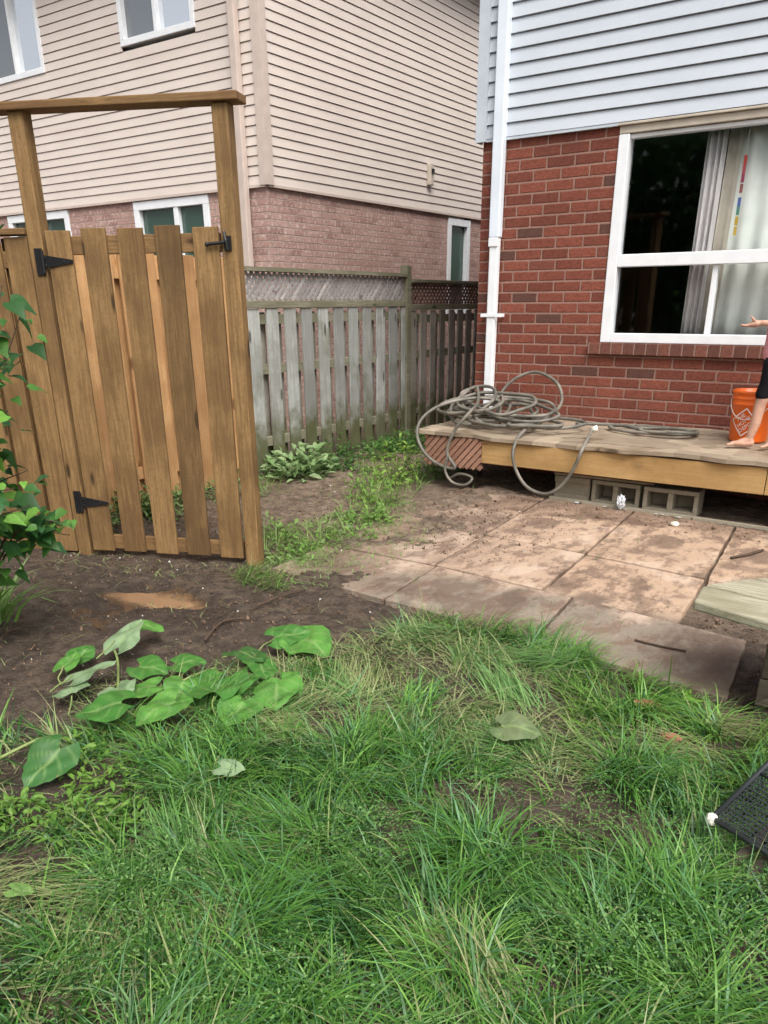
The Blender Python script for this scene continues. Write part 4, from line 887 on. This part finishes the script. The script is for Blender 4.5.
# fringe hanging over the slabs and tufts by the gate post
for (poly, dens) in (([(-2.05, 3.1), (-1.2, 3.15), (-.5, 3.0), (-.5, 3.08), (-1.1, 3.2), (-1.35, 3.36), (-1.6, 3.46), (-1.75, 3.36), (-2.1, 3.32)], 2600), ([(-3.45, 3.40), (-3.1, 3.38), (-2.9, 3.2), (-3.05, 3.05), (-3.3, 3.15)], 3600)):
    x, y = pts_in(poly, dens); n = len(x); th = -PI/2+1.3+rng.normal(0, .9, n); ph = rng.uniform(.5, 1.2, n)
    col = np.where((rng.random(n) < .45)[:, None], mixc(GREENS['pale'], GREENS['straw'], rng.random(n)), mixc(GREENS['mid'], GREENS['light'], rng.random(n)))
    parts.append(blades(x, y, rng.uniform(.08, .17, n), rng.uniform(.003, .005, n), th, ph, ph+rng.uniform(.3, .8, n), col, z=np.full(n, -.005)))
for i in range(46):
    cx_, cy_ = random.uniform(-2.2, .1), random.uniform(.9, 3.1)
    if not inpoly(np.array([cx_]), np.array([cy_]), LAWN)[0]: continue
    nb = random.randint(60, 140); a0 = rng.uniform(0, 2*PI); x = cx_+rng.normal(0, .07, nb); y = cy_+rng.normal(0, .05, nb); th = a0+rng.normal(0, .22, nb)
    pale_ = random.random() < .45; c_ = mixc(GREENS['pale'], GREENS['straw'], rng.random(nb)) if pale_ else mixc((.10, .26, .06), (.24, .40, .14), rng.random(nb))
    parts.append(blades(x, y, rng.uniform(.14, .30, nb), rng.uniform(.003, .006, nb), th, rng.uniform(.7, 1.1, nb), rng.uniform(1.5, 2.0, nb), c_))
V_, F_, C_ = merge(parts); stuff('grass', V_, F_, C_, M['grass'], 'long matted green grass in the foreground', 'grass')
# dry thatch and cut clippings
parts = []
for (poly, dens, cols) in ((STRAW, 1500, ('pale', 'straw')), (LAWN, 420, ('straw', 'pale')), ([(-3.5, 3.5), (-2.9, 3.9), (-2.7, 3.3), (-3.0, 3.1)], 700, ('pale', 'light')),
      ([(-4.6, 2.9), (-3.3, 3.4), (-3.2, 3.2), (-4.4, 2.6)], 350, ('straw', 'pale')), ([(-5.2, 1.2), (-2.2, 1.2), (-2.1, 3.2), (-4.6, 2.9)], 45, ('straw', 'pale')), ([(-3.9, 3.6), (-3.0, 3.5), (-3.1, 4.9), (-3.6, 5.6)], 1300, ('pale', 'light')), ([(-3.2, 3.45), (-2.6, 3.5), (-2.7, 4.6), (-3.2, 5.0)], 330, ('pale', 'light')), ([(-5.2, 4.6), (-3.6, 4.4), (-3.6, 6.5), (-5.2, 7.5)], 90, ('pale', 'light')), ([(-3.2, 3.4), (-.6, 3.3), (-1, 6), (-3.2, 6)], 9, ('pale', 'mid'))):
    x, y = pts_in(poly, dens); n = len(x); z = np.maximum(gz(x, y), np.where(inpoly(x, y, PATIO), .004, -1))+.004
    th = rng.uniform(0, 2*PI, n); parts.append(blades(x, y, rng.uniform(.03, .13, n), rng.uniform(.002, .005, n), th, rng.uniform(1.3, 1.55, n), rng.uniform(1.45, 1.65, n), mixc(GREENS[cols[0]], GREENS[cols[1]], rng.random(n))*rng.uniform(.5, 1, n)[:, None], z=z))
V_, F_, C_ = merge(parts); stuff('grass_clippings', V_, F_, C_, M['straw'], 'dry cut grass strands lying on mud, lawn and slabs', 'clippings')
LT = leaf_template(3); LT2 = leaf_template(2, lambda t: 1.0 if t < .6 else .7, .2, .15)
def herb(cx_, cy_, r, hgt, n, ls, cols, z0=None, upr=.4, W=.5, dense=1.4):
    a = rng.uniform(0, 2*PI, n); rr = rng.uniform(0, 1, n)**.6*r; x = cx_+rr*np.cos(a); y = cy_+rr*np.sin(a); z = gz(x, y)+rng.uniform(.0, 1, n)**dense*hgt*(1.15-rr/max(r, 1e-3)*.6)+.01
    d = np.stack([np.cos(a+rng.normal(0, .9, n)), np.sin(a+rng.normal(0, .9, n)), rng.normal(upr, .35, n)], 1); up = np.stack([rng.normal(0, .3, n), rng.normal(0, .3, n), np.ones(n)], 1)
    L = rng.uniform(.6, 1.2, n)*ls; c_ = mixc(cols[0], cols[1], rng.random(n)); return scatter_leaves(LT, np.stack([x, y, z], 1), d, up, L, L*W, c_)
def stems(cx_, cy_, r, hgt, n):
    b = []; a = rng.uniform(0, 2*PI, n); x = cx_+r*.3*np.cos(a); y = cy_+r*.3*np.sin(a); return blades(x, y, rng.uniform(.7, 1.2, n)*hgt, np.full(n, .005), a, np.full(n, .1), rng.uniform(.3, .9, n), np.tile(np.array([[.12, .22, .05]]), (n, 1)))
# low broadleaf weeds mixed into the lawn (chickweed-like, pale)
parts = []
for i in range(80):
    cx_, cy_ = random.uniform(-2.3, .3), random.uniform(.75, 2.3); parts.append(herb(cx_, cy_, random.uniform(.06, .2), random.uniform(.06, .13), random.randint(40, 120), .011, ((.07, .20, .04), (.17, .34, .08)), W=.5, dense=.6))
for (cx_, cy_, r_) in ((-1.25, .85, .2), (-.95, .95, .16), (-1.45, 1.0, .16), (-.25, 1.6, .2), (-.1, 1.75, .2), (-.4, 1.5, .15), (-1.15, 1.5, .12)):
    parts.append(herb(cx_, cy_, r_*1.3, .16, 600, .011, ((.09, .23, .05), (.22, .38, .12)), W=.5, dense=.5))
for (cx_, cy_, r_) in ((-2.02, 1.28, .12), (-1.95, 1.12, .12), (-1.85, 1.2, .1), (-2.3, 1.35, .12), (-2.15, 1.05, .1)):
    parts.append(herb(cx_, cy_, r_, .09, 130, .035, ((.10, .24, .03), (.22, .38, .07)), W=.45))
V_, F_, C_ = merge(parts); stuff('low_weeds', V_, F_, C_, M['leaf'], 'small leaved pale weeds growing among the foreground grass', 'weeds')
# weeds along the fence and patio
parts = []
def weeds_poly(poly, dens, r, h_, nl, ls, cols):
    x, y = pts_in(poly, dens)
    for a, c_ in zip(x, y):
        parts.append(herb(a, c_, r*random.uniform(.6, 1.3), h_*random.uniform(.5, 1.3), nl, ls, cols)); parts.append(stems(a, c_, r, h_, 5))
weeds_poly([(-5.2, 6.3), (-4.6, 7.0), (-4.5, 7.8), (-5.2, 8.0)], 26, .13, .22, 60, .05, ((.05, .14, .03), (.13, .27, .06)))
weeds_poly([(-5.2, 5.6), (-4.9, 5.6), (-4.6, 6.5), (-5.2, 6.6)], 22, .13, .14, 60, .055, ((.04, .12, .03), (.10, .22, .06)))
weeds_poly([(-5.2, 3.2), (-4.85, 3.3), (-4.6, 5.2), (-5.2, 5.5)], 18, .14, .2, 60, .06, ((.12, .22, .06), (.28, .38, .15)))
weeds_poly([(-4.6, 6.3), (-3.9, 6.7), (-3.75, 5.9), (-3.4, 5.2), (-3.35, 4.6), (-3.7, 4.7), (-4.0, 5.4)], 15, .11, .3, 45, .045, ((.12, .26, .04), (.26, .42, .09)))
weeds_poly([(-4.0, 6.9), (-3.9, 6.0), (-3.75, 6.2), (-3.75, 7.0)], 45, .10, .3, 60, .045, ((.04, .11, .03), (.10, .2, .05)))
weeds_poly([(-3.95, 4.2), (-3.3, 4.3), (-3.3, 3.7), (-3.5, 3.55)], 10, .12, .09, 34, .05, ((.15, .26, .06), (.28, .38, .14)))
weeds_poly([(-3.75, 3.55), (-3.2, 3.6), (-3.1, 4.3), (-3.35, 5.0), (-3.7, 4.8)], 15, .11, .12, 36, .045, ((.12, .26, .05), (.26, .42, .1)))
weeds_poly([(-3.3, 3.5), (-2.95, 3.55), (-3.0, 4.6), (-3.3, 5.0)], 9, .10, .05, 30, .04, ((.16, .26, .08), (.26, .36, .14)))
weeds_poly([(-5.0, 8.2), (-4.3, 8.2), (-4.2, 9.5), (-5.0, 9.6)], 10, .15, .25, 50, .05, ((.04, .12, .03), (.09, .2, .05)))
weeds_poly([(-1.84, 5.3), (-1.76, 5.3), (-1.70, 4.6), (-1.78, 4.6)], 14, .03, .02, 10, .02, ((.12, .24, .05), (.2, .34, .08)))
weeds_poly([(-2.3, 4.06), (-1.5, 4.0), (-1.5, 3.93), (-2.3, 3.96)], 14, .03, .02, 10, .02, ((.12, .24, .05), (.2, .34, .08)))
weeds_poly([(-1.02, 3.08), (-.55, 3.0), (-.45, 2.92), (-.85, 2.9)], 40, .06, .06, 30, .05, ((.15, .34, .03), (.25, .46, .06)))
V_, F_, C_ = merge(parts); stuff('weeds', V_, F_, C_, M['leaf'], 'bright green mixed weeds along the old fence and the patio edge', 'weeds')
for (poly, dens, Lm) in (([(-4.6, 6.3), (-3.9, 6.9), (-3.6, 5.6), (-3.3, 4.6), (-3.2, 3.6), (-3.6, 3.6), (-3.9, 5.0)], 420, .22), ([(-5.2, 5.6), (-4.8, 5.6), (-4.4, 7.0), (-5.2, 8.0)], 300, .24), ([(-5.2, 3.2), (-4.9, 3.3), (-4.7, 5.2), (-5.2, 5.5)], 260, .24)):
    x, y = pts_in(poly, dens); n = len(x); kq = rng.random(n) < np.clip((fbm(x, y, 3, 66)-.4)*6, 0, 1); x, y = x[kq], y[kq]; n = len(x)
    p0_ = rng.uniform(.1, .9, n); parts.append(blades(x, y, rng.uniform(.4, 1.4, n)*Lm, rng.uniform(.004, .008, n), rng.uniform(0, 2*PI, n), p0_, p0_+rng.uniform(.4, 1.6, n), mixc((.13, .28, .05), (.34, .46, .15), rng.random(n))))
V_, F_, C_ = merge(parts); bpy.data.objects.remove(bpy.data.objects['weeds']); stuff('weeds', V_, F_, C_, M['leaf'], 'bright green mixed weeds along the old fence and the patio edge', 'weeds')
def plant(name, label, parts, cat='plant'):
    V_, F_, C_ = merge(parts); return stuff(name, V_, F_, C_, M['leaf'], label, cat, kind=None)
plant('leafy_plant', 'pale green broad leaved clump just right of the gate post, against the grey fence', [herb(-5.0, 5.75, .32, .26, 260, .12, ((.20, .33, .12), (.36, .48, .24)), W=.5), stems(-5.0, 5.75, .3, .25, 24)])
plant('leafy_plant', 'yellow green tall weed between old fence post and hose loop', [herb(-4.0, 5.95, .2, .42, 240, .06, ((.2, .34, .05), (.34, .5, .1)), W=.4), stems(-4.0, 5.95, .2, .4, 26)])
# spiky plant at left edge
SP = on_z(-6, 622); n = 60; a = rng.uniform(0, 2*PI, n)
sp = blades(np.full(n, SP.x)+rng.normal(0, .03, n), np.full(n, SP.y)+rng.normal(0, .03, n), rng.uniform(.25, .48, n), rng.uniform(.018, .034, n), a, rng.uniform(.2, .6, n), rng.uniform(1.0, 2.0, n), mixc((.22, .42, .08), (.38, .58, .2), rng.random(n)), z=np.full(n, 0.0))
plant('spiky_plant', 'bright green strap leaved plant on the mud at the left edge', [sp])
# shrub / vine at left edge
sh = tag(empty('shrub', (0, 0, 0)), 'leafy shrub with toothed green leaves leaning in from the left edge before the fence', 'shrub')
brs = []; lv = []
base = Vector((-3.60, 1.62, 0))
tips = [(-12, 258), (2, 285), (20, 315), (-6, 345), (-4, 385), (8, 410), (-14, 430), (28, 470), (0, 480), (30, 505), (60, 515), (70, 535), (50, 535), (20, 540), (-5, 525), (12, 515), (-25, 300), (-30, 360), (-30, 450), (-16, 500), (-8, 540), (14, 488), (40, 520), (62, 522)]
tw = MB(); LP, LD, LU, LL, LC = [], [], [], [], []
for i, (px_, py_) in enumerate(tips):
    dist = random.uniform(3.55, 4.1); v = ray(px_, py_).normalized(); tip = Vector((0, 0, CAMH))+v*dist
    tip.z = max(tip.z, .12); mid = base.lerp(tip, .5)+Vector((random.uniform(-.1, .1), random.uniform(-.1, .1), .18 + .1*random.random()))
    cv = catmull([base+Vector((random.uniform(-.1, .1), random.uniform(-.1, .1), 0)), mid, tip], 8); tw.tube(cv, [.006*(1-.7*q/len(cv)) for q in range(len(cv))], 5)
    nl = 17
    for q in range(nl):
        t = .35+.65*q/nl; p = cv[min(int(t*(len(cv)-1)), len(cv)-1)]+Vector((random.gauss(0, .06), random.gauss(0, .06), random.gauss(0, .05)))
        ang = random.uniform(0, 2*PI); LP.append(p); LD.append((math.cos(ang)+.5, math.sin(ang)-.4, random.uniform(-.6, .15))); LU.append((random.uniform(-.2, .6), random.uniform(-.9, .1), 1)); LL.append(random.choice([1, 1, .7, .5])*random.uniform(.075, .115))
        LC.append(np.array(random.choice([(.03, .11, .025), (.05, .16, .03), (.09, .24, .04), (.04, .13, .04), (.17, .36, .06)]))*random.uniform(.8, 1.2))
tw.build('stem', M['twig'], sh)
LTB = leaf_template(10, lambda t: math.sin(PI*min(1, t*.95+.05)**.6)*(1+.07*math.sin(t*52)), .22, .35)
V_, F_, C_ = scatter_leaves(LTB, np.array(LP), np.array(LD, float), np.array(LU, float), np.array(LL), np.array(LL)*.78, np.array(LC))
stuff('foliage', V_, F_, C_, M['leaf'], None, None, kind=None, parent=sh)
# big torn leaves lying on the mud (each a thing)
k = N('big_leaf'); a_ = k.n('ShaderNodeAttribute', attribute_name='Col'); oi = k.n('ShaderNodeObjectInfo').outputs['Random']
n_ = k.noise(k.pos(), 14, 4); c = k.mix(k.ramp(n_, .42, .62, 0, .45), a_.outputs['Color'], (.035, .10, .02)); c = k.mix(k.ramp(k.noise(k.pos(), 45, 3), .66, .72, 0, .6), c, (.22, .17, .06)); k.base(c, .5, .35)
vein = k.n('ShaderNodeAttribute', attribute_name='vein'); c2 = k.mix(k.math('MULTIPLY', vein.outputs['Fac'], .45), c, (.30, .42, .16)); k.l(c2, k.b.inputs['Base Color'])
tr = k.n('ShaderNodeBsdfTranslucent'); k.l(c2, tr.inputs[0]); ms = k.n('ShaderNodeMixShader'); ms.inputs[0].default_value = .2; k.l(k.b.outputs[0], ms.inputs[1]); k.l(tr.outputs[0], ms.inputs[2]); k.l(ms.outputs[0], k.out.inputs[0]); M['big_leaf'] = k.m
def big_leaf(px_, py_, size, az, tilt, col, label, zz=.04, roll=0.0, under=False):
    size *= 1.2; zz += .02; c_ = on_z(px_, py_, zz); r = tag(empty('fallen_leaf', c_, az), label, 'leaf', 'large torn leaves lying between mud and lawn')
    seed = random.random()*10; nu, nv = 16, 14; vs = []; ve = []; fs = []
    for i in range(nu+1):
        u = i/nu; wd = .52*math.sin(PI*min(1, (u*.97+.03))**.62)**.8*(1+.03*math.sin(u*31+seed))
        for j in range(nv+1):
            v = j/nv*2-1; av = abs(v); y = v*wd; x = u-.30*av**1.3*(1-u)**2+.012*math.sin(u*40+seed*3)*av
            x -= .45
            z = .16*av*wd-.22*(u-.35)**2-.14*av**2.5*wd+.035*math.sin(9*u+seed)*av+.05*math.sin(7*x+4*y+seed*2)+.02*math.sin(17*y+11*x+seed)
            z *= .75; vs.append((x, y, z)); lat = abs(((u-.42*av+.02)*6.5 % 1)-.5)*2; ve.append(max(max(0, 1-av*9), max(0, 1-(1-lat)*5)*.75*(1-av*.5)))
    for i in range(nu):
        for j in range(nv): q0 = i*(nv+1)+j; fs.append((q0, q0+nv+1, q0+nv+2, q0+1))
    me = bpy.data.meshes.new('blade'); me.from_pydata([tuple(np.array(v)*size) for v in vs], [], fs); me.materials.append(M['big_leaf']); me.polygons.foreach_set('use_smooth', [True]*len(fs))
    ca_ = me.color_attributes.new('Col', 'FLOAT_COLOR', 'POINT'); ca_.data.foreach_set('color', np.tile(np.array([*col, 1.]), (len(vs), 1)).astype(np.float32).ravel())
    fa = me.attributes.new('vein', 'FLOAT', 'POINT'); fa.data.foreach_set('value', np.array(ve, np.float32))
    o = bpy.data.objects.new('blade', me); C.objects.link(o); o.parent = r; o.rotation_euler = (roll, tilt, 0)
    st_ = MB(); pts_ = [(-.45*size, 0, -.03*size), (-.6*size, .03*size, -.025), (-.8*size, .1*size*math.sin(seed), -.045), (-1.0*size, .2*size*math.sin(seed*2), -.06)]
    st_.tube(catmull(pts_, 5), .0035, 6); st_.build('stalk', M['pale_stem'], r, smooth=True); return r
G_ = (.055, .185, .028); Lg = (.10, .27, .045); Pl = (.24, .34, .19); Dk = (.038, .13, .028)
for a in [
 (312, 643, .19, -.3, .05, Lg, 'bright green broad leaf on the mud, farthest right of the heap', .05),
 (292, 634, .14, .9, -.1, G_, 'bright green leaf tucked behind the rightmost broad leaf', .06),
 (276, 695, .15, -.9, .1, Lg, 'pale green rounded leaf on grass, right side of the heap, nearest the lawn', .06),
 (218, 685, .16, 2.2, .1, G_, 'mid green leaf standing over the lowest round leaf', .08),
 (236, 712, .14, -1.2, .1, Lg, 'round light green leaf lying lowest in the middle of the heap', .06),
 (250, 655, .15, -.2, -.1, Dk, 'dark green narrow leaf at the upper middle of the heap', .07),
 (262, 668, .13, -.6, .1, G_, 'long green leaf just below the dark upper leaf', .05),
 (157, 710, .15, -1.7, .15, Lg, 'smooth heart shaped light green leaf hanging tip down in the grass', .08),
 (128, 633, .15, 1.7, -.5, Pl, 'upright curled pale grey green leaf alone on the mud', .10),
 (152, 627, .10, .3, .1, Lg, 'small curled green leaf beside the upright pale leaf', .07),
 (152, 668, .12, .2, 0, G_, 'green leaf lying flat across the centre of the heap', .06),
 (93, 670, .15, 1.1, -.3, Pl, 'pale folded leaf at upper left of the heap, showing its underside', .07),
 (72, 688, .12, 2.5, .2, Pl, 'whitish green leaf on the mud at far left of the heap', .04),
 (120, 690, .13, -.4, -.2, Pl, 'limp pale leaf beside the heart shaped leaf', .08),
 (100, 708, .15, -2.4, .2, G_, 'wide green leaf leaning over grass on the left', .09),
 (44, 766, .14, -1.5, .4, Dk, 'dark green leaf hanging near the left picture edge', .06),
 (190, 662, .11, .6, -.1, G_, 'thin curled green leaf between centre and upper middle leaves', .06),
 (180, 690, .12, -1.0, .15, Lg, 'light green leaf drooping between heart shaped leaf and heap centre', .06),
 (205, 680, .11, -2.0, -.1, G_, 'small mid green leaf half under the heap, left of the standing leaf', .05),
 (240, 684, .12, -1.4, .2, G_, 'mid green leaf whose tip points to the lowest round leaf', .07),
 (140, 690, .12, -2.0, .1, Lg, 'light green leaf in the left half of the heap above the heart shaped leaf', .06),
 (84, 652, .10, 1.8, -.2, G_, 'small dark leaf above the pale folded leaf', .04),
 (290, 684, .11, -.2, .1, Lg, 'light green leaf at the lower right tip of the heap', .05),
 (232, 768, .07, .4, 0, Pl, 'small pale leaf lying in the grass below the heap', .08),
 (520, 728, .12, .2, .0, (.15, .19, .09), 'flat grey green leaf lying in the matted grass centre', .06),
 (70, 660, .10, 2.0, -.2, Lg, 'light green leaf at the top left tip of the heap', .05),
 (22, 890, .05, .6, .1, (.20, .34, .09), 'yellow green round leaf low at the left edge', .06)]:
    big_leaf(*a, roll=random.uniform(-.35, .35))
# loose stalks of the torn plants
for i, (p_, q_, lab) in enumerate([((118, 690), (108, 640), 'thin torn stalk leaning by the upright pale leaf'), ((0, 758), (62, 735), 'thick pale stalk lying at the left edge of the mud'), ((150, 700), (215, 668), 'long pale stalk under the centre of the leaf heap')]):
    a = on_z(*p_, .03); c_ = on_z(*q_, .05); b = MB(); b.tube(catmull([a, a.lerp(c_, .5)+Vector((.01, .02, .02)), c_], 6), .006, 7); tag(b.build('stalk', M['pale_stem'], smooth=True), lab, 'stalk')
# sticks and pebbles
def stick(P_, r_, lab):
    b = MB(); b.tube(catmull([on_z(*p_, .014) for p_ in P_], 5), r_, 6); tag(b.build('stick', M['twig'], smooth=True), lab, 'stick')
stick([(731, 558), (750, 554), (763, 550)], .009, 'short dark stick on the reddish slab near the bench')
stick([(635, 640), (660, 646), (686, 651)], .005, 'thin dark twig on the large front right slab')
stick([(250, 610), (275, 598), (305, 590)], .005, 'thin twig on the mud just below the gate post')
stick([(0, 640), (8, 632), (20, 628)], .006, 'pale twig on the mud at the left edge')
stick([(205, 640), (222, 622), (245, 618)], .006, 'dark crooked twig on mud above the leaf heap')
vs, fs, n_peb = [], [], 5000
x = rng.uniform(-4.6, -2.0, n_peb); y = rng.uniform(1.4, 5.6, n_peb); m_ = ~inpoly(x, y, LAWN); x, y = x[m_], y[m_]
x2 = rng.uniform(-.85, .1, 260); y2 = rng.uniform(3.9, 4.15, 260); x3 = rng.uniform(-.47, -.3, 160); y3 = rng.uniform(3.05, 3.9, 160); x4 = rng.uniform(-3.2, .0, 500); y4 = rng.uniform(5.6, 6.12, 500)
xx = np.concatenate([x, x2, x3, x4]); yy_ = np.concatenate([y, y2, y3, y4]); zz_ = np.maximum(gz(xx, yy_), np.where(inpoly(xx, yy_, PATIO) & (yy_ > 4.2), .004, -1))
oct_v = np.array([(1, 0, 0), (-1, 0, 0), (0, 1, 0), (0, -1, 0), (0, 0, 1), (0, 0, -1.)]); oct_f = np.array([(0, 2, 4), (2, 1, 4), (1, 3, 4), (3, 0, 4), (2, 0, 5), (1, 2, 5), (3, 1, 5), (0, 3, 5)])
sz = rng.uniform(.002, .008, len(xx))*np.where(rng.random(len(xx)) < .06, 2.2, 1); V_ = np.stack([xx, yy_, zz_+sz*.4], 1)[:, None]+oct_v[None]*sz[:, None, None]*rng.uniform(.5, 1.3, (len(xx), 1, 3)); V_ = V_+rng.normal(0, .15, V_.shape)*sz[:, None, None]
F_ = (oct_f[None]+(np.arange(len(xx))*6)[:, None, None]).reshape(-1, 3); colp = np.repeat(np.where((rng.random(len(xx)) < .035)[:, None], rng.uniform(.35, .6, (len(xx), 1))*np.array([[1, .97, .9]]), rng.uniform(.4, 1.2, (len(xx), 1))*np.array([[.17, .115, .08]])), 6, 0)
k = N('gravel'); a_ = k.n('ShaderNodeAttribute', attribute_name='Col'); k.base(a_.outputs['Color'], .9, .2); stuff('gravel', V_.reshape(-1, 3), F_, colp, k.m, 'small stones and clods scattered on the mud', 'gravel', smooth=False)

def tree(x, y, h_, r_, label):
    t = tag(empty('tree', (x, y, 0)), label, 'tree'); b = MB(); b.tube([(0, 0, -.1), (.05, .02, h_*.4), (.1, -.05, h_*.8)], [.14, .10, .03], 8)
    for i in range(7):
        a = i*.9; z = h_*(.3+.07*i); b.tube([(.05, 0, z), (r_*.4*math.cos(a), r_*.4*math.sin(a), z+.3), (r_*.8*math.cos(a), r_*.8*math.sin(a), z+.5)], [.05, .035, .012], 6)
    b.build('trunk', M['twig'], t, smooth=True); n = 9000; d = rng.normal(0, 1, (n, 3)); d /= np.linalg.norm(d, axis=1, keepdims=True); q = d*(rng.uniform(.35, 1, n)**.5)[:, None]*np.array([r_, r_, h_*.42])[None]
    q *= (.75+.5*vn(d[:, 0]*3+9, d[:, 1]*3+d[:, 2]*2+9, 1, 4))[:, None]; q[:, 2] += h_*.56; c_ = mixc((.03, .09, .02), (.07, .17, .04), rng.random(n))
    V_, F_, C_ = scatter_leaves(LT2, q, rng.normal(0, 1, (n, 3)), rng.normal(0, 1, (n, 3)), rng.uniform(.12, .2, n), rng.uniform(.09, .14, n), c_); stuff('crown', V_, F_, C_, M['leaf'], None, None, kind=None, parent=t); return t
tree(-5.6, -5.2, 5.2, 2.3, 'bushy green tree on the far side of the yard, nearest the fence line')
tree(-2.2, -8.5, 5.5, 2.4, 'bushy green tree at the middle of the far yard end')
tree(-9.5, -2.8, 4.6, 2.2, 'bushy green tree beyond the side fence')
